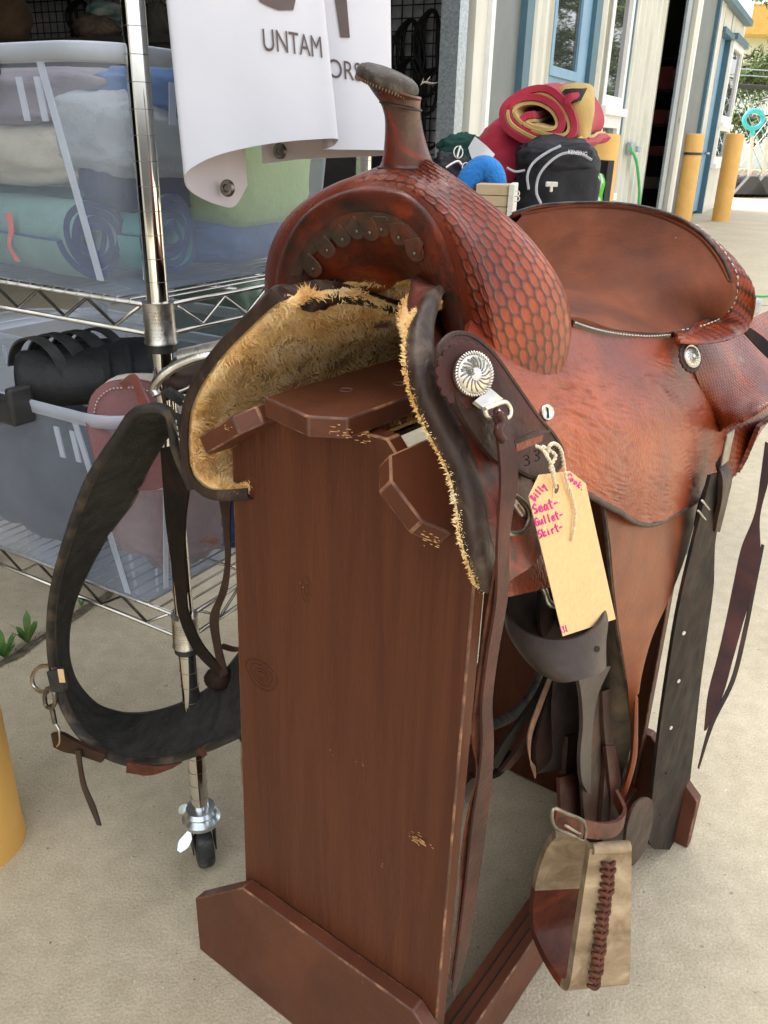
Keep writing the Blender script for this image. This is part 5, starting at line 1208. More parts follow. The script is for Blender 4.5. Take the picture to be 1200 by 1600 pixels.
# --- cantle roll
rim = resample(rim0, 16)
outer = resample(np.array([*Ls([(-.170, .58, .935), (-.145, .61, .945), (-.095, .630, .952), (-.04, .637, .953), (.01, .637, .952), (.055, .630, .948)]), *Bs([(1072, 356, .617), (1122, 386, .600), (1162, 426, .585), (1181, 470, .570)]), *Ss([(1168, 513, .198), (1122, 534, .190), (1062, 533, .168)])]), 16)
mid = (rim+outer)/2+UP*.004+db*.002
inn = rim*.985+rim*.015; 
und = outer.copy(); und = und-UP*.028-(outer-rim)*.35
und2 = und-UP*.022-(outer-rim)*.55
for i in range(8, 16):
    k_ = min(1, (i-7)/3); e_ = max(.12, 1-max(0, i-12)*.3); und[i] = und[i]*(1-k_)+(outer[i]-ds*.022*e_-UP*.002)*k_; und2[i] = und2[i]*(1-k_)+(outer[i]-ds*.040*e_+UP*.004)*k_
und[0] = outer[0]-UP*.01; und2[0] = outer[0]-UP*.015
Gc = dense(np.array([rim-UP*.003, rim+UP*.001, mid, outer, und, und2]), 22, 20)
ri = np.arange(Gc.shape[0])/22
def cmargin(u, v, G): return (np.clip((ri-1.45)/.12, 0, 1)*np.clip((3.0-ri)/.15, 0, 1))[:, None]*np.ones_like(u)
gsurf('cantle_roll', Gc, MT['tooled'], sa, .003, 0, disp=basket(.0075, .0120, .0009, rot=.5, margin=cmargin), flip=False)
rm = crow(rim+UP*.0025, 8); tube('cantle_bead', rm, .0024, MT['edge'], sa, 8)
sp_ = []
stl = crow(rim*.72+outer*.28+UP*.0065, 8)
for k in range(60, len(stl)-4, 2): sp_.append(tube_geo([stl[k], stl[k+1]], .0010, 4))
mesh('cantle_stitching', *join_geo(sp_), MT['thread'], sa)
# back of the cantle
bk0 = outer-UP*.02; gsurf('cantle_back', dense(np.array([und, und2*.5+np.array([L((p-SO)@ds*.9, .645, .86) for p in und2])*.5, np.array([L((p-SO)@ds*.95, .645, .82) for p in und2])]), 5, 5), MT['tooled'], sa, .003, disp=basket(.0095, .015, .001))
# --- rear jockey and rear skirt
def mb(*a, **k):
    f = basket(*a, **k)
    def g_(u, v, G): return f(u, v, G)
    g_.mean = True; return g_
RJ = [Ss([(1045, 522, .140), (1090, 520, .145), (1140, 515, .150), (1185, 492, .155), (1240, 470, .160)]),
      Ss([(1075, 560, .160), (1110, 560, .168), (1150, 560, .176), (1195, 545, .184), (1250, 520, .19)]),
      Ss([(1100, 620, .176), (1125, 620, .190), (1160, 615, .205), (1200, 595, .215), (1255, 565, .22)]),
      Ss([(1120, 680, .184), (1134, 668, .206), (1165, 652, .228), (1200, 632, .240), (1260, 600, .245)])]
gsurf('rear_jockey', dense(np.array(RJ), 44, 44), MT['tooled'], sa, .005, -1, disp=mb(.0066, .0112, .0009, rot=.75))
sp_ = []
e0 = crow(np.array(RJ[3])+(np.array(RJ[2])-np.array(RJ[3]))*.13, 16)+ds*.0015
for k in range(14, 62, 2): sp_.append(tube_geo([e0[k], e0[k+1]], .0007, 4))
mesh('jockey_stitching', *join_geo(sp_), MT['thread'], sa)
RS = [Ss([(1090, 600, .16), (1130, 600, .17), (1170, 590, .18), (1215, 560, .19)]),
      Ss([(1105, 700, .18), (1140, 680, .195), (1170, 660, .205), (1205, 640, .21)]),
      Ss([(1100, 800, .188), (1118, 785, .198), (1152, 735, .210), (1182, 665, .220)])]
gsurf('rear_skirt', dense(np.array(RS), 34, 34), MT['tooled'], sa, .006, -1, disp=mb(.0066, .0112, .0009, rot=.6))

# --- rigging plate with slot, concho, dee
def splate(name, px, s0, m, th=.004, bev=.0015, smin=None):
    P = [S(p[0], p[1], p[2] if len(p) > 2 else s0) for p in px]; P = resample(P+[P[0]], len(P)*4)[:-1]
    c = P.mean(0); V = [c+ds*.002]; F = []; n = len(P); R_ = 4
    for r_ in range(1, R_+1): V += [c+(p-c)*r_/R_+ds*.002*(1-r_/R_) for p in P]
    for j in range(n): F.append((0, 1+j, 1+(j+1) % n))
    for r_ in range(R_-1):
        for j in range(n): F.append((1+r_*n+j, 1+(r_+1)*n+j, 1+(r_+1)*n+(j+1) % n, 1+r_*n+(j+1) % n))
    o = mesh(name, V, F, m, sa); solid(o, th, 0); return o, P
o, P1 = splate('rigging_plate', [(684, 540, .143), (700, 524, .143), (722, 521, .147), (745, 532, .153), (770, 556, .161), (800, 598, .171), (835, 648, .183), (862, 680, .190), (876, 708, .195), (868, 732, .197), (848, 743, .196), (820, 742, .192), (775, 712, .184), (745, 685, .177), (718, 650, .168), (696, 612, .158), (683, 575, .148)], .17, MT['plumleather'], .005)
for k in range(2): tube('plate_edge', P1+ds*.0015, .0022, MT['darkleather'], sa, 6, closed=True)if k == 0 else None
o, P2 = splate('latigo_layer', [(702, 600, .166), (715, 640, .174), (738, 678, .182), (768, 716, .19), (790, 726, .193), (785, 690, .19), (760, 650, .182), (735, 620, .175)], .17, MT['darkleather'], .004)
# slot showing the orange leather, and the lower tab
strap('plate_slot', Ss([(806, 706, .1935), (846, 690, .1975)]), Ss([(806, 694, .1925), (848, 679, .1965)]), MT['leather'], sa, .0012, 6)
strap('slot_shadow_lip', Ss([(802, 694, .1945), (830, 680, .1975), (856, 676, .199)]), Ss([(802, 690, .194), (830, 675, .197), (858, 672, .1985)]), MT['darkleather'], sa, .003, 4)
stp = []
def stroke(pts, r=.0006): return tube_geo(Ss(pts), r, 4, k=3)
stp += [stroke([(818, 713, .1975), (824, 711, .1975), (826, 716, .1975), (821, 718, .1975), (827, 720, .1975), (826, 726, .1975), (820, 727, .1975)]), stroke([(835, 705, .1985), (841, 703, .1985), (842, 709, .1985), (837, 711, .1985), (843, 714, .1985), (841, 719, .1985), (836, 720, .1985)])]
stp += [stroke([(862, 700, .2), (867, 699, .2), (869, 704, .2), (864, 708, .2), (860, 704, .2), (862, 698, .2), (869, 696, .2), (872, 703, .2), (869, 711, .2)])]
mesh('stamped_numbers', *join_geo(stp), MT['darkhole'], sa)
# scalloped leather rosette and engraved concho
cC = S(738, 585, .176); nC = ds*.86-db*.42+UP*.30; nC /= np.linalg.norm(nC); xC = np.cross(UP, nC); xC /= np.linalg.norm(xC); yC = np.cross(nC, xC)
RCo = 34*proj(cC)[2]/1300
def rosette(c, n_, x, y, r, petals, th, m, name, parent, dep=.09):
    P = [c+(x*math.cos(a)+y*math.sin(a))*r*(1+dep*abs(math.sin(a*petals/2))-dep*.5) for a in np.linspace(0, 2*PI, petals*8, endpoint=False)]
    V, F = prism_geo(P, n_*th); o = mesh(name, V, F, m, parent, smooth=False); fix_normals(o); bevel(o, .0008, 2); return o
ro = rosette(cC-nC*.004-cr*.004, nC, xC, yC, RCo*1.50, 18, .003, MT['plumleather'], 'leather_rosette', sa)
ex = [(-1.0, 1), (1, 1)]
co = lathe('concho', cC, nC, [(RCo*1.0, -.001), (RCo*1.02, .001), (RCo*.98, .0025), (RCo*.90, .0022), (RCo*.86, .0035), (RCo*.5, .0052), (.0004, .0058)], MT['silver'], sa, 48, angle=60)
rp = []
for k in range(44):
    a = 2*PI*k/44; c = cC+nC*.0022+(xC*math.cos(a)+yC*math.sin(a))*RCo*.955; tdir = (-xC*math.sin(a)+yC*math.cos(a)); rdir = xC*math.cos(a)+yC*math.sin(a)
    rp.append(tube_geo([c-rdir*.0012-tdir*.0009, c+nC*.0007, c+rdir*.0012+tdir*.0009], .0008, 5))
mesh('rope_edge', *join_geo(rp), MT['silver'], co)
def hq(q): return np.interp(q, [0, .5, .86, 1], [.0058, .0052, .0035, .001])+.0002
en = []
for k in range(16):
    a0 = -1.2+k*.39; 
    en.append(tube_geo([cC+nC*hq(.30+.5*q)+(xC*math.cos(a0+q*.5)+yC*math.sin(a0+q*.5))*RCo*(.30+.5*q) for q in (0, .35, .7, 1)], .00055, 4))
for k in range(6):
    a0 = 2.2+k*.5; c = cC+nC*.0056+(xC*math.cos(2.6)+yC*math.sin(2.6))*RCo*.33
    en.append(tube_geo([c+(xC*math.cos(a0+q)+yC*math.sin(a0+q))*RCo*.2 for q in (0, .3, .6, .9)], .0006, 4))
en.append(tube_geo([cC+nC*.0057+(xC*math.cos(2.6)+yC*math.sin(2.6))*RCo*.33+(xC*math.cos(a)+yC*math.sin(a))*RCo*.10 for a in np.linspace(0, 2*PI, 12, endpoint=False)], .0006, 4, closed=True))
for k in range(7): en.append(tube_geo([cC+nC*hq(.35+.42*q)+(xC*math.cos(1.2+k*.28+q*.3)+yC*math.sin(1.2+k*.28+q*.3))*RCo*(.35+.42*q) for q in (0, .5, 1)], .0005, 4))
mesh('engraving', *join_geo(en), MT['dullsteel'], co)
# clip and dee under the concho
p0 = S(757, 622, .184); p1 = S(779, 640, .187)
ribbon('concho_clip', [S(752, 618, .183), S(762, 626, .187), S(772, 633, .189)], yC*.0+(S(752, 635, .186)-S(772, 618, .186))/np.linalg.norm(S(752, 635, .186)-S(772, 618, .186)), .020, MT['silver'], sa, .003, 3)
tube('dee_ring', Ss([(757, 640, .190), (786, 628, .190), (796, 636, .191), (797, 648, .192), (790, 653, .193), (776, 640, .191)], None), .0019, MT['silver'], sa, 8, k=4)
tube('dee_ring', Ss([(757, 640, .190), (761, 650, .191), (772, 655, .192)], None), .0019, MT['silver'], sa, 8, k=4)
# screw ferrule and rear concho
cS = S(854, 645, .186); lathe('screw_ferrule', cS, nC, [(.0064, -.001), (.0068, .0008), (.0055, .0022), (.004, .0014), (.0002, .0018)], MT['silver'], sa, 28, angle=60)
box('screw_slot', cS+nC*.0022, xC*.0008, yC*.008, nC*.0006, MT['darkhole'], sa, 0)
cR = S(1080, 557, .176); rR = 18.5*proj(cR)[2]/1300; nR = ds*.85-db*.30+UP*.42; nR /= np.linalg.norm(nR); xR = np.cross(UP, nR); xR /= np.linalg.norm(xR); yR = np.cross(nR, xR)
rosette(cR-nR*.003, nR, xR, yR, rR*1.35, 16, .003, MT['darkleather'], 'rear_rosette', sa)
c2 = lathe('rear_concho', cR, nR, [(rR, 0), (rR*1.02, .001), (rR*.95, .0022), (rR*.85, .0016), (rR*.78, .003), (.0003, .0048)], MT['silver'], sa, 36, angle=60)
mesh('rope_edge', *join_geo([tube_geo([cR+nR*.002+(xR*math.cos(a)+yR*math.sin(a))*rR*.98, cR+nR*.002+(xR*math.cos(a+.12)+yR*math.sin(a+.12))*rR*.92], .0006, 4) for a in np.linspace(0, 2*PI, 34, endpoint=False)]), MT['silver'], c2)
mesh('engraving', *join_geo([tube_geo([cR+nR*(.0047-.0012*q)+(xR*math.cos(a+q)+yR*math.sin(a+q))*rR*(.2+.5*q) for q in (0, .5, 1)], .0004, 4) for a in np.linspace(0, 2*PI, 14, endpoint=False)]), MT['dullsteel'], c2)
# ring behind the saddle string
tube('rigging_ring', Ss([(800, 775, .200), (822, 790, .203), (826, 810, .203), (818, 828, .203), (800, 834, .203), (786, 826, .200), (782, 800, .198)]), .0024, MT['dullsteel'], sa, 10, closed=True, k=4)
tube('ring_tongue', Ss([(803, 785, .204), (815, 802, .205)]), .003, MT['silver'], sa, 8)

# --- fender: broad leather panel narrowing to the stirrup, curled inwards at its near edge
Lf = Ss([(930, 740, .186), (944, 800, .196), (952, 880, .203), (961, 960, .209), (972, 1030, .214), (983, 1090, .218), (988, 1150, .220), (984, 1205, .220), (966, 1252, .218)])
Rf = Ss([(1100, 760, .190), (1084, 812, .200), (1064, 880, .208), (1036, 950, .215), (1010, 1010, .221), (995, 1070, .224), (990, 1130, .225), (985, 1190, .223), (970, 1250, .220)])
strap('fender', Lf, Rf, MT['fender'], sa, .005, 8, n=9, bulge=ds*.004, across=4)
tube('fender_edge', crow(resample(Lf, 14), 5), .0022, MT['edge'], sa, 6)
strap('fender_inner', Ss([(950, 905, .196), (962, 985, .205), (975, 1050, .211), (984, 1110, .215), (985, 1170, .216), (966, 1245, .214)]), Ss([(945, 950, .17), (942, 1010, .175), (938, 1060, .18), (938, 1120, .185), (946, 1180, .19), (960, 1240, .198)]), MT['fenderback'], sa, .004, 8, across=4)
# lower part of fender, under the hobble strap
# --- leather bundle above the stirrup
def sr(nm, a, b_, m, th=.003, **k): return strap(nm, Ss(a), Ss(b_), m, sa, th, 6, **k)
sr('stirrup_leather', [(905, 1060, .19), (908, 1110, .195), (905, 1180, .20), (908, 1240, .205), (912, 1285, .21)], [(935, 1050, .19), (940, 1110, .195), (944, 1180, .20), (942, 1240, .205), (938, 1290, .21)], MT['darkleather'])
sr('stirrup_leather', [(938, 1080, .195), (940, 1130, .2), (944, 1190, .205), (938, 1250, .21), (936, 1290, .215)], [(950, 1075, .195), (952, 1130, .2), (958, 1190, .205), (960, 1250, .21), (958, 1290, .215)], MT['darkleather'], .005)
sr('stirrup_leather', [(944, 1165, .205), (948, 1200, .21), (952, 1250, .213), (950, 1290, .216)], [(958, 1165, .205), (966, 1200, .21), (968, 1250, .213), (966, 1290, .216)], MT['plumleather'], .004)
sr('stirrup_leather', [(872, 1215, .19), (872, 1250, .193), (880, 1290, .197), (884, 1330, .2)], [(900, 1205, .19), (902, 1250, .195), (908, 1290, .2), (905, 1340, .205)], MT['plumleather'], .004)
sr('leather_fold', [(884, 1210, .18), (886, 1240, .185), (900, 1275, .19), (905, 1300, .195)], [(930, 1190, .18), (945, 1230, .185), (950, 1265, .19), (950, 1300, .195)], MT['darkleather'], .004)
sr('stirrup_leather', [(884, 1150, .176), (880, 1200, .180), (884, 1260, .186), (900, 1325, .195)], [(962, 1120, .186), (972, 1200, .19), (974, 1260, .195), (970, 1325, .205)], MT['darkleather'], .006)
# grey keeper cup: rolled strap open at the top
th_ = np.linspace(0, 2*PI, 25); d0 = proj(S(870, 980, .19))[2]
def ell(cx, cy, rx, ry, ph=0, dd=.0): return [D(cx+rx*math.cos(a), cy+ry*math.sin(a)+ph*math.cos(a), d0-dd-.045*math.sin(a)) for a in th_]
cup = np.array([ell(867, 950, 76, 52, 3), ell(871, 975, 76, 48, -3), ell(884, 1012, 60, 36, -10), ell(900, 1045, 44, 18, -6)])
gsurf('leather_cup', dense(cup, 8, 3), MT['greyleather'], sa, .004)
rimc = crow(cup[0], 3); tube('cup_rim', rimc, .0022, MT['greyleather'], sa, 6)
lathe('cup_hole', D(932, 1014, d0-.050), -cf+cr*.5, [(.0001, .0), (.0030, .0), (.0030, .001), (.0001, .001)], MT['darkhole'], sa, 12)
sr('cup_tail', [(898, 1045, .205), (906, 1090, .207), (908, 1140, .209), (904, 1185, .21), (908, 1225, .211), (916, 1238, .211)], [(952, 1040, .205), (930, 1090, .207), (924, 1130, .209), (921, 1185, .21), (921, 1225, .211), (920, 1240, .211)], MT['greyleather'], .004)
sr('inner_strap', [(862, 900, .165), (866, 950, .17), (868, 1000, .17), (866, 1040, .17)], [(842, 925, .165), (838, 960, .17), (848, 1000, .17), (856, 1040, .17)], MT['blackstrap'], .004)
tube('latigo_ring', Ss([(842, 905, .175), (850, 922, .178), (856, 940, .18), (868, 945, .18), (872, 925, .178), (866, 905, .175)]), .0035, MT['silver'], sa, 8, closed=True, k=4)
sr('wrapped_latigo', [(870, 920, .172), (870, 960, .176), (876, 990, .178), (886, 1015, .18)], [(905, 930, .176), (915, 960, .18), (915, 985, .184), (915, 1005, .186)], MT['blackstrap'], .004)
# looped latigo left of the fender
sr('latigo_loop', [(866, 1062, .165), (862, 1120, .168), (864, 1170, .17), (852, 1202, .17), (838, 1208, .168)], [(902, 1062, .175), (902, 1120, .178), (903, 1160, .18), (903, 1190, .18), (890, 1198, .178)], MT['greyleather'], .003)
sr('latigo_loop', [(838, 1208, .168), (834, 1185, .165), (845, 1120, .16), (862, 1062, .16)], [(866, 1196, .172), (863, 1160, .168), (868, 1110, .165), (872, 1062, .165)], MT['blackstrap'], .003)
sr('latigo_edge', [(838, 1200, .166), (825, 1178, .163), (824, 1150, .160), (840, 1100, .158), (856, 1060, .158)], [(836, 1216, .168), (829, 1190, .165), (830, 1152, .162), (847, 1102, .160), (862, 1062, .16)], MT['cutedge'], .0015)
sr('billet_curl', [(866, 1040, .150), (850, 1085, .148), (820, 1130, .145), (795, 1165, .143), (775, 1200, .142)], [(858, 1040, .150), (838, 1085, .148), (806, 1130, .145), (783, 1160, .143), (766, 1190, .142)], MT['blackstrap'], .004)
sr('billet_curl', [(874, 1050, .152), (855, 1110, .150), (838, 1140, .148), (820, 1170, .146), (795, 1200, .144)], [(868, 1050, .152), (846, 1108, .150), (828, 1138, .148), (810, 1166, .146), (780, 1205, .144)], MT['darkleather'], .004)
tube('cinch_edge_curl', Ss([(848, 1030, .10), (842, 1062, .10), (826, 1092, .10), (800, 1118, .10), (770, 1132, .10), (745, 1138, .10), (720, 1140, .10)]), .0065, cloth('grey_black_felt', (.05, .048, .04), (.15, .14, .12), scale=40, bump=.001), sa, 10, k=6)
tube('lower_latigo', Ss([(800, 1175, .12), (785, 1198, .12), (768, 1212, .12), (740, 1212, .12)]), .006, MT['blackstrap'], sa, 8, k=5, flat=.4)

# --- hobble strap with buckle round the bundle
hb_ = Ss([(866, 1274, .232), (885, 1284, .240), (905, 1292, .245), (940, 1298, .247), (964, 1292, .246), (974, 1276, .240), (973, 1258, .230), (962, 1243, .222)])
ribbon('hobble_strap', hb_, UP, [.022, .026, .024, .022, .022, .021, .020, .018], MT['lacing'], sa, .0045, 8)
tube('hobble_buckle', Ss([(864, 1264, .240), (884, 1271, .246), (912, 1284, .252), (912, 1312, .252), (890, 1303, .246), (866, 1291, .240)]), .0017, MT['dullsteel'], sa, 8, closed=True, k=4)
tube('buckle_tongue', Ss([(884, 1290, .245), (906, 1303, .248)]), .0014, MT['silver'], sa, 6)
sr('hobble_keeper', [(905, 1305, .20), (900, 1340, .205), (905, 1355, .205)], [(870, 1290, .19), (885, 1330, .195), (900, 1352, .2)], MT['darkleather'], .004)
# tail flap of the fender at the right of the stirrup
fl = [(975, 1290), (984, 1262), (996, 1248), (1010, 1245), (1017, 1256), (1014, 1290), (1005, 1322), (990, 1346), (980, 1352), (972, 1330)]
P = [S(x, y, .240) for x, y in fl]; P = resample(P+[P[0]], 40)[:-1]; V, F = prism_geo(P, ds*.004); o = mesh('fender_tail', V, F, [MT['darkleather']], sa, smooth=False); fix_normals(o); bevel(o, .001, 2)

# ================================================================ STIRRUP (hangs as part of the saddle)
# outer side face corners (image) at measured depths
sT0, sT1, sB1, sB0 = L(.240, .165, .362), L(.273, .197, .362), L(.296, .222, .142), L(.253, .170, .141)
sT0, sT1 = S(919, 1322, .242), S(984, 1318, .275); sB0, sB1 = S(886, 1543, .247), S(981, 1532, .296)
acr = (sB1-sB0)/np.linalg.norm(sB1-sB0); inn_ = np.cross(acr, UP); inn_ /= np.linalg.norm(inn_)
if inn_@cf < 0: inn_ = -inn_
dW = inn_*.086-acr*.008
# U profile from outer top, down the outer side, across the tread, up the inner side (rows = path, cols = width)
def lerp(a, b_, t): return a+(b_-a)*t
rowsU = []
topW = np.linalg.norm(sT1-sT0)
for t in (0, .25, .5, .75, .93): rowsU.append((lerp(sT0, sB0, t), lerp(sT1, sB1, t)))
b0, b1 = sB0, sB1
rowsU.append((b0+dW*.06-UP*.004, b1+dW*.04-UP*.004))
rowsU += [(b0+dW*.3-UP*.010, b1+dW*.3-UP*.010), (b0+dW*.62-UP*.008, b1+dW*.62-UP*.008), (b0+dW*.9+UP*.004, b1+dW*.9+UP*.004)]
iT0, iT1 = sT0+dW*.70-UP*.040, sT1+dW*.62-UP*.040
rowsU += [(lerp(b0+dW*1.0, iT0+dW*.22, .2), lerp(b1+dW*1.0, iT1+dW*.25, .2)), (lerp(b0+dW*1.03, iT0+dW*.22, .5), lerp(b1+dW*1.03, iT1+dW*.26, .5)), (iT0+dW*.12-UP*.03, iT1+dW*.12-UP*.03), (iT0-dW*.05+UP*.005, iT1-dW*.05+UP*.005)]
G = np.array([[a+(b_-a)*q for q in (0, .5, 1)] for a, b_ in rowsU])
Gd = dense(G, 5, 3); nt_ = 5
V, F = Gd.reshape(-1, 3), gfaces(*Gd.shape[:2]); mi = []
for f in F:
    r_ = (f[0]//Gd.shape[1])/5; mi.append(1 if 5.2 < r_ < 9.6 else 0)
stir = mesh('stirrup', V, F, [MT['rawhide'], MT['tread']], sa, mi=mi); solid(stir, .010, 0); 
md = stir.modifiers.new('bev', 'BEVEL'); md.width = .0022; md.segments = 2; md.angle_limit = math.radians(50); md.limit_method = 'ANGLE'
# hem fold at the top of the outer side
nO = -inn_
V, F = tube_geo([sT0+nO*.004+acr*.003, sT1+nO*.004-acr*.003], .0062, 10); mesh('rawhide_hem', V, F, MT['rawhide'], stir, angle=60)
tube('stirrup_bolt', [sT0*.5+sT1*.5-UP*.010, sT0*.5+sT1*.5-UP*.022+dW*.60], .006, MT['darkleather'], stir, 12)
# laced seam
lc = [(951, 1350), (949, 1385), (943, 1425), (938, 1470), (934, 1505), (928, 1540)]
pl_n = nO
lcp = resample([PL(x, y, sB0*.5+sT1*.5+nO*.0065, np.cross(sT1-sT0, sB0-sT0)) for x, y in lc], 19)
for k in range(19):
    c = lcp[k]; wv = acr*.0085*(1+.15*math.sin(k*2.1)); up_ = (lcp[0]-lcp[-1])/np.linalg.norm(lcp[0]-lcp[-1])
    V, F = tube_geo([c-wv-nO*.002, c-wv*.6+nO*.0012+up_*.001, c+nO*.0022-up_*.0015, c+wv*.6+nO*.0012+up_*.0012, c+wv+up_*.002-nO*.002], [.0018, .0028, .0030, .0028, .0018], 8, k=3); mesh('lace', V, F, MT['lacing'], stir)
tube('lace_cord', [c+nO*.0005-acr*.001*math.sin(i*2) for i, c in enumerate(lcp)], .0022, MT['lacing'], stir, 8, k=3)

# --- flank billet on the right, with holes
bA = [(1108, 742, .222), (1092, 800, .222), (1074, 880, .224), (1056, 960, .226), (1040, 1060, .228), (1026, 1160, .230), (1018, 1240, .231), (1011, 1305, .232), (1030, 1328, .232)]
bB = [(1138, 735, .222), (1128, 770, .222), (1117, 830, .224), (1114, 900, .226), (1108, 960, .227), (1096, 1040, .229), (1084, 1150, .231), (1070, 1260, .232), (1056, 1322, .232)]
strap('flank_billet', Ss(bA[:8]+[(1022, 1326, .232)]), Ss(bB[:8]+[(1050, 1327, .232)]), MT['blackstrap'], sa, .004, 8, n=9, across=4)
tube('billet_edge', crow(np.array(Ss(bB[:8]+[(1050, 1326, .232)])), 5), .0013, MT['cutedge'], sa, 6)
for x, y in ((1068, 989), (1060, 1064), (1048, 1137)): lathe('billet_hole', S(x, y, .2325), ds-db*.4, [(.0001, 0), (.0028, 0), (.0028, .001), (.0001, .001)], cloth('daylight_hole', (.50, .46, .38)), sa, 10)
for x, y, s_ in ((1040, 1208, .234), (1031, 1273, .234)): lathe('billet_hole', S(x, y, s_), ds-db*.4, [(.0001, 0), (.0016, 0), (.0016, .001), (.0001, .001)], MT['darkhole'], sa, 10)
strap('billet_loop', Ss([(1126, 712, .214), (1138, 728, .226), (1140, 750, .232), (1132, 790, .230), (1122, 830, .226)]), Ss([(1118, 725, .214), (1124, 742, .226), (1128, 762, .232), (1122, 792, .230), (1115, 830, .226)]), MT['darkleather'], sa, .005, 6)
box('billet_plate', S(1136, 700, .222), ds*.003, db*.030, UP*.040, MT['dullsteel'], sa, .001)
strap('billet_keeper', Ss([(1106, 752, .215), (1092, 792, .213), (1086, 822, .212)]), Ss([(1120, 742, .215), (1110, 790, .213), (1098, 828, .212)]), MT['blackstrap'], sa, .004, 5)
for x, y in ((1102, 790), (1096, 806)): tube('keeper_pin', Ss([(x-5, y-8, .224), (x+6, y+6, .224)]), .0014, MT['silver'], sa, 6)
# --- saddle strings
def string(nm, P, wd_, m, side, th=.0018): return ribbon(nm, P, side, wd_, m, sa, th, 6)
cs_ = cr*.9+UP*.1
strap('saddle_string', Ds([(1196, 690, 1.16), (1190, 730, 1.155), (1180, 800, 1.15), (1160, 850, 1.145), (1142, 930, 1.14), (1128, 1000, 1.13), (1112, 1060, 1.125), (1101, 1110, 1.12), (1100, 1142, 1.12)]), Ds([(1212, 700, 1.16), (1206, 735, 1.15), (1188, 800, 1.15), (1188, 860, 1.14), (1172, 940, 1.13), (1152, 1000, 1.13), (1138, 1060, 1.12), (1118, 1115, 1.12), (1104, 1140, 1.12)]), MT['plumleather'], sa, .002, 6)
strap('saddle_string', Ds([(1190, 850, 1.15), (1168, 950, 1.14), (1146, 1050, 1.13), (1118, 1110, 1.12), (1098, 1160, 1.12), (1090, 1200, 1.12)]), Ds([(1194, 852, 1.15), (1174, 952, 1.14), (1153, 1050, 1.13), (1126, 1110, 1.12), (1102, 1160, 1.12), (1092, 1202, 1.12)]), MT['darkleather'], sa, .002, 6)
strap('saddle_string', Ds([(1158, 515, 1.06), (1180, 540, 1.05), (1205, 565, 1.04)]), Ds([(1165, 508, 1.06), (1190, 525, 1.05), (1212, 545, 1.04)]), MT['blackstrap'], sa, .003, 6)
# long strings at the front right
strap('saddle_string', Ss([(772, 640, .193), (775, 680, .198), (778, 700, .2), (781, 740, .205), (782, 800, .212), (775, 860, .216), (776, 920, .217), (764, 1000, .217), (752, 1100, .215), (752, 1180, .212), (738, 1280, .205), (725, 1400, .20), (712, 1500, .196), (706, 1545, .195)]),
      Ss([(790, 648, .195), (786, 680, .2), (800, 690, .204), (808, 730, .208), (800, 800, .214), (792, 860, .217), (793, 920, .218), (780, 1000, .218), (768, 1090, .216), (770, 1185, .213), (758, 1300, .206), (743, 1400, .201), (726, 1500, .197), (708, 1556, .195)]), MT['plumleather'], sa, .0022, 6)
strap('saddle_string', Ss([(776, 870, .212), (765, 940, .212), (752, 1020, .211), (744, 1100, .209), (738, 1160, .206), (745, 1205, .204), (733, 1260, .20), (722, 1330, .197), (717, 1420, .194), (703, 1530, .192)]),
      Ss([(782, 870, .213), (774, 940, .213), (764, 1020, .212), (755, 1100, .21), (750, 1150, .207), (750, 1205, .205), (742, 1260, .201), (733, 1330, .198), (727, 1420, .195), (707, 1534, .192)]), MT['lacing'], sa, .0022, 6)
tube('string_braid', Ss([(778, 646, .195), (783, 660, .197), (778, 674, .199), (786, 688, .201)]), .0032, MT['plumleather'], sa, 8, k=5)
# --- far side string and latigo hanging at the left
strap('saddle_string', Bs([(340, 762, .02), (345, 800, .02), (352, 850, .03), (348, 910, .04), (328, 965, .05), (334, 1010, .06), (345, 1058, .07)]), Bs([(362, 762, .02), (362, 800, .02), (358, 850, .03), (360, 905, .04), (342, 960, .05), (344, 1000, .06), (356, 1052, .07)]), MT['darkleather'], sa, .002, 6)
strap('near_latigo', Bs([(252, 700, .03), (256, 760, .03), (262, 830, .04), (272, 900, .04), (280, 960, .05), (292, 1000, .05), (318, 1030, .06), (342, 1056, .07)]), Bs([(300, 690, .03), (296, 770, .03), (288, 830, .03), (292, 900, .04), (294, 955, .05), (306, 990, .05), (326, 1018, .06), (352, 1048, .07)]), MT['blackstrap'], sa, .003, 6)
strap('near_latigo', Bs([(344, 1012, .08), (362, 1018, .08), (386, 1014, .08)]), Bs([(348, 1006, .08), (364, 1012, .08), (388, 1008, .08)]), MT['darkleather'], sa, .003, 5)
blob('latigo_knot', B(342, 1060, .11), .020, .018, .016, MT['blackstrap'], sa, .12, 2.2, 4, nu=24, nv=16)
# stirrup on the far side, just showing behind the stand
o = ribbon('far_stirrup', [B(389, 1140, .12), B(387, 1190, .12), B(389, 1230, .12)], ds, [.02, .022, .02], MT['rawhide'], sa, .008, 4)
tube('far_lacing', Bs([(386, 1150, .115), (384, 1180, .115), (385, 1205, .115), (387, 1228, .115)]), .0022, MT['lacing'], sa, 6, k=5)
strap('far_strap', Bs([(370, 1148, .1), (378, 1160, .1), (386, 1168, .1)]), Bs([(378, 1145, .1), (384, 1155, .1), (388, 1160, .1)]), MT['darkleather'], sa, .002, 4)

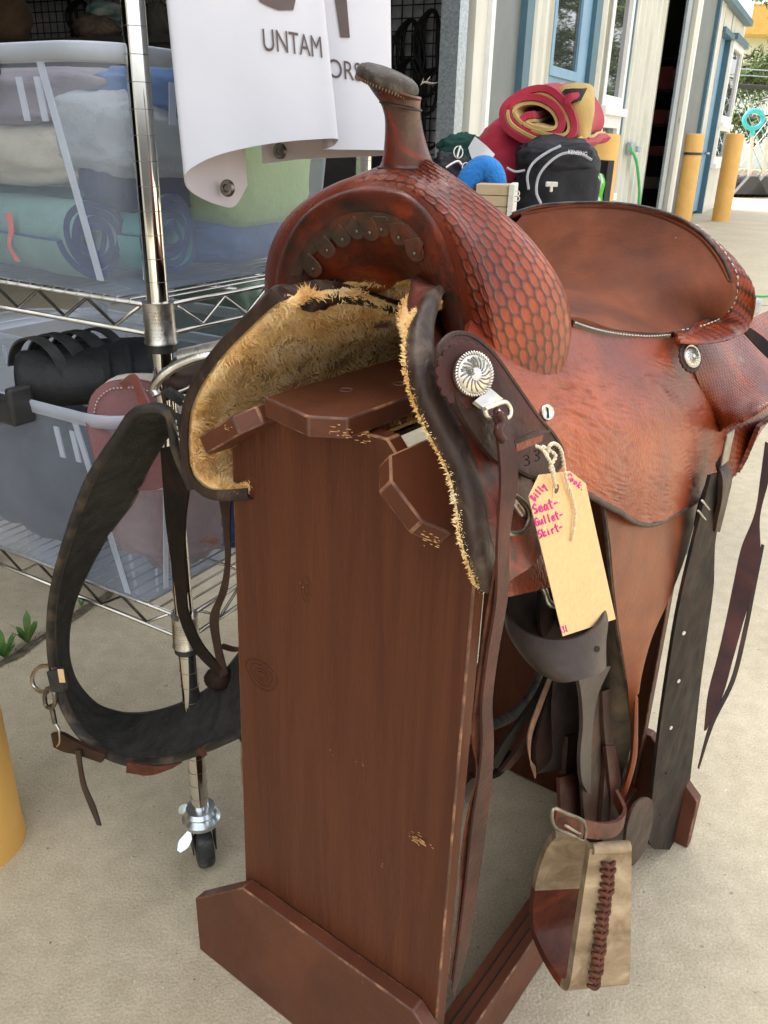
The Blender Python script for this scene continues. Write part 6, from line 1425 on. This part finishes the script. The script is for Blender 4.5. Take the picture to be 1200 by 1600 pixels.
# ================================================================ GIRTH hanging at the far side
gi = thing('girth', 'black padded girth looped off the far side of the saddle by its buckle', 'girth', B(260, 700, .03))
near = [(300, 762, .02), (284, 735, .015), (275, 700, .010), (272, 665, .005), (262, 642, .0), (248, 630, -.005), (228, 634, -.01), (206, 652, -.01), (180, 690, -.012), (140, 752, -.012), (104, 850, -.01), (84, 930, -.005), (80, 1000, .0), (88, 1065, .005), (112, 1125, .01), (150, 1168, .02), (205, 1191, .03), (262, 1188, .04), (320, 1170, .05), (392, 1138, .06)]
far = [(302, 762, .04), (290, 735, .05), (286, 712, .06), (282, 690, .065), (276, 676, .07), (262, 680, .07), (240, 712, .07), (222, 745, .07), (204, 785, .07), (170, 830, .07), (134, 895, .07), (112, 950, .07), (105, 1005, .075), (112, 1052, .08), (138, 1092, .09), (175, 1112, .1), (225, 1116, .11), (285, 1100, .12), (335, 1070, .13), (392, 1000, .14)]
NG = 26
An, Af = resample(Bs(near), NG), resample(Bs(far), NG)
Gg = dense(np.array([An+(Af-An)*t for t in (0, .12, .5, .88, 1)]), 4, 5)
body = gsurf('girth_felt', Gg, MT['neoprene'], gi, .006, 0)
tube('girth_binding', crow(An, 5), .0075, MT['neoedge'], gi, 12, flat=.72); tube('girth_binding', crow(Af, 5), .0038, MT['neoedge'], gi, 10)
dots = []
for i in range(18, 62):
    for j in range(2, 15):
        c = Gg[min(int(j*(Gg.shape[0]-1)/16), Gg.shape[0]-1), i]; n_ = C_ = (CP-c); n_ = n_/np.linalg.norm(n_); dots.append(c+n_*.0036)
V, F = [], []
for c in dots:
    k = len(V); V += [c+cr*.0008, c+cu*.0008, c-cr*.0008, c-cu*.0008]; F.append((k, k+1, k+2, k+3))
o = mesh('perforations', V, F, cloth('dot_grey', (.10, .10, .09)), gi, smooth=False)
# outer leather strip of the girth near the top
strap('girth_strap', Bs([(262, 642, -.008), (276, 668, -.004), (284, 705, .0), (290, 740, .008), (300, 764, .015)]), Bs([(285, 650, .02), (298, 690, .02), (300, 720, .02), (303, 745, .02), (306, 762, .02)]), MT['neoedge'], gi, .004, 6)
sp_ = []
q = crow(np.array(Bs([(280, 655, -.006), (286, 690, -.002), (292, 700, .0), (298, 722, .004), (303, 738, .006)])), 8)
for k in range(0, len(q)-1, 2): sp_.append(tube_geo([q[k]-db*.004, q[k+1]-db*.004], .0006, 4))
mesh('girth_stitching', *join_geo(sp_), MT['thread'], gi)
# big roller buckle
P = Bs([(246, 618, .0), (241, 606, .0), (250, 590, .0), (275, 572, .01), (305, 560, .02), (332, 557, .03), (346, 562, .04), (343, 574, .05), (322, 590, .05), (300, 604, .04), (275, 622, .02), (255, 624, .0)])
tube('buckle_frame', P[:8], .0048, MT['silver'], gi, 12, k=6)
tube('buckle_frame', Bs([(276, 614, .02), (296, 605, .03), (314, 590, .04), (324, 580, .05)]), .0018, MT['silver'], gi, 8, k=4)
tube('buckle_roller', Bs([(283, 559, .03), (352, 543, .05)]), .0088, MT['silver'], gi, 18)
tube('buckle_arm', Bs([(286, 560, .03), (274, 566, .03), (268, 578, .03), (266, 590, .03)]), .0042, MT['dullsteel'], gi, 10, k=4)
strap('buckle_web', Bs([(252, 612, .0), (268, 622, .004), (286, 634, .01)]), Bs([(264, 606, .0), (280, 616, .004), (294, 628, .01)]), MT['webbing'], gi, .005, 5)
tube('small_ring', Bs([(283, 636, .0), (288, 632, .0), (287, 626, .0)]), .0012, MT['silver'], gi, 6, k=4)
blob('buckle_leather', B(300, 592, .055), .035, .03, .014, MT['darkleather'], gi, .15, 2, 3, nu=30, nv=18)
strap('buckle_latigo', Bs([(262, 600, .05), (290, 590, .06), (330, 570, .07), (352, 555, .075)]), Bs([(262, 625, .05), (296, 612, .06), (330, 592, .07), (350, 575, .075)]), MT['blackstrap'], gi, .008, 5)
# side dee with snap and trailing thong
tube('side_dee', Bs([(86, 1045, .0), (74, 1040, .0), (60, 1043, .0), (51, 1055, .0), (52, 1070, .0), (62, 1080, .0), (74, 1081, .0)]), .0030, MT['silver'], gi, 10, k=5)
strap('dee_web', Bs([(76, 1048, -.004), (80, 1065, -.004), (84, 1080, -.004)]), Bs([(96, 1044, -.004), (101, 1062, -.004), (103, 1078, -.004)]), MT['webbing'], gi, .007, 4)
box('size_label', B(96, 1056, -.010), cr*.008, cf*.001, UP*.022, MT['kraft'], gi, 0)
sn = tube('snap_hook', Bs([(73, 1076, -.005), (70, 1088, -.005), (72, 1102, -.005), (80, 1106, -.005), (86, 1098, -.005), (84, 1082, -.005), (76, 1074, -.005)]), .0032, MT['dullsteel'], gi, 10, k=5)
tube('snap_barrel', Bs([(80, 1102, -.005), (86, 1130, -.005)]), [.004, .0055, .0058, .005, .0035], MT['dullsteel'], gi, 12)
tube('snap_eye', Bs([(86, 1130, -.005), (92, 1140, -.005), (94, 1158, -.005), (90, 1166, -.005)]), .0022, MT['silver'], gi, 8, k=4)
strap('connector_strap', Bs([(82, 1145, -.004), (90, 1142, -.004), (110, 1152, .0), (140, 1168, .005), (166, 1176, .01)]), Bs([(86, 1166, -.004), (96, 1172, -.004), (116, 1176, .0), (136, 1182, .005), (160, 1190, .01)]), MT['darkleather'], gi, .006, 6)
strap('trailing_thong', Bs([(118, 1172, -.002), (122, 1192, -.002), (126, 1222, -.002), (138, 1255, .0), (152, 1288, .0)]), Bs([(126, 1172, -.002), (128, 1190, -.002), (132, 1220, -.002), (146, 1252, .0), (158, 1290, .0)]), MT['greyleather'], gi, .0025, 6)
strap('girth_keeper', Bs([(200, 1190, .02), (240, 1196, .03), (285, 1190, .04)]), Bs([(198, 1206, .02), (238, 1210, .03), (270, 1198, .04)]), MT['lacing'], gi, .004, 5)
strap('girth_keeper', Bs([(308, 1172, .035), (318, 1184, .035)]), Bs([(314, 1168, .035), (323, 1180, .035)]), MT['lacing'], gi, .003, 4)

# ================================================================ PRICE TAG
tgx = thing('paper_tag', 'manila paper tag with pink handwriting tied to the saddle rigging with twine', 'tag', S(880, 760, .215))
ST = .2185
tp_ = [(842, 742), (825, 776), (879, 994), (961, 967), (914, 755), (890, 736)]
tpl = [S(x, y, ST+(.004 if y > 900 else 0)) for x, y in tp_]
tn = np.cross(tpl[1]-tpl[3], tpl[2]-tpl[5]); tn /= np.linalg.norm(tn)
if tn@cf > 0: tn = -tn
tc0 = np.mean(tpl, 0); tpl = [p-tn*((p-tc0)@tn) for p in tpl]
prism('tag_card', tpl, tn*.0005, MT['kraft'], tgx, 0)
def TP(x, y, o_=.0009): return PL(x, y, tc0+tn*o_, tn)
hc = TP(869, 764, .0006); ex = TP(890, 757)-TP(869, 764); ex /= np.linalg.norm(ex); ey = np.cross(tn, ex)
mesh('tag_eyelet', *lathe_geo(hc, tn, [(.0036, 0), (.0036, .0004), (.0068, .0004), (.0068, 0)], 28), cloth('eyelet_paper', (.58, .36, .17)), tgx, smooth=False)
lathe('tag_hole', hc, tn, [(.0001, 0), (.0034, 0), (.0034, .0006), (.0001, .0006)], MT['greyleather'], tgx, 20)
GL = {'S': [[(.8, .9), (.5, 1), (.15, .8), (.3, .55), (.7, .4), (.6, .08), (.1, .05)]], 'e': [[(.1, .3), (.7, .35), (.6, .6), (.25, .55), (.1, .25), (.35, 0), (.8, .12)]], 'a': [[(.7, .5), (.35, .6), (.1, .3), (.3, 0), (.65, .2), (.7, .55), (.75, 0)]],
      't': [[(.4, 1), (.4, .1), (.6, 0)], [(.05, .65), (.8, .7)]], '-': [[(.1, .4), (.7, .42)]], 'G': [[(.85, .85), (.45, 1), (.1, .6), (.15, .15), (.55, 0), (.85, .3), (.85, .48), (.5, .48)]], 'u': [[(.1, .55), (.15, .1), (.5, .05), (.7, .5), (.75, .55), (.75, .0)]],
      'l': [[(.4, 1), (.35, 0)]], 'k': [[(.15, 1), (.15, 0)], [(.7, .6), (.2, .3), (.75, 0)]], 'i': [[(.35, .55), (.35, 0)], [(.35, .78), (.38, .82)]], 'r': [[(.2, .55), (.2, 0)], [(.2, .35), (.45, .58), (.7, .5)]],
      'B': [[(.1, 1), (.1, 0)], [(.1, 1), (.6, .85), (.15, .55), (.75, .3), (.1, 0)]], 'y': [[(.1, .55), (.4, .1)], [(.75, .55), (.2, -.4)]], 'C': [[(.8, .85), (.4, 1), (.08, .5), (.4, 0), (.8, .15)]], 'o': [[(.4, .6), (.1, .3), (.4, 0), (.7, .3), (.4, .6)]], '.': [[(.3, .02), (.36, .03)]],
      '1': [[(.4, 1), (.35, 0)]], '3': [[(.1, .9), (.6, .95), (.3, .55), (.75, .3), (.1, .02)]]}
def hand(s, x0, y0, x1, y1, h, wj=1.0, r=.9):
    d = np.array([x1-x0, y1-y0], float); ln = np.hypot(*d); d /= ln; up2 = np.array([d[1], -d[0]])
    stp = []; adv = ln/len(s)
    for i, ch in enumerate(s):
        for stx in GL[ch]:
            P = [TP(*(np.array([x0, y0])+d*adv*(i+px_*.98)+up2*h*py_)) for px_, py_ in stx]
            stp.append(tube_geo(P, r*.001, 5, k=4 if len(P) > 2 else 0, cap=True))
    mesh('handwriting', *join_geo(stp), MT['pinkink'], tgx)
hand('Seat-', 835, 803, 875, 790, 14, r=.75); hand('Gullet-', 838, 822, 882, 808, 12, r=.7); hand('Skirt-', 843, 841, 882, 827, 12, r=.7)
hand('Billy', 836, 783, 855, 760, 11, r=.65); hand('Cook.', 884, 746, 912, 768, 9, r=.65)
hand('131', 877, 990, 889, 986, 10, r=.5)
def twist(P, name='twine'):
    Q_ = crow(np.array(P), 14); T, N_, Bn_ = frames(Q_); parts = []
    for ph in (0, PI): 
        parts.append(tube_geo([Q_[i]+(N_[i]*math.cos(i*.8+ph)+Bn_[i]*math.sin(i*.8+ph))*.0007 for i in range(len(Q_))], .00085, 5))
    mesh(name, *join_geo(parts), MT['twine'], tgx)
twist([TP(868, 762, .003), TP(864, 745, .006), S(864, 733, .224), S(856, 715, .222), S(848, 702, .216), S(838, 697, .208)])
twist([TP(866, 740, .006), S(860, 730, .224), S(868, 712, .222), S(852, 700, .216), S(848, 698, .208)])
twist([S(854, 712, .218), S(858, 698, .220), S(866, 693, .220), S(876, 702, .221), S(880, 720, .222), TP(884, 745, .004), TP(893, 775, .003), TP(899, 800, .003), TP(897, 825, .003), TP(893, 846, .002)])
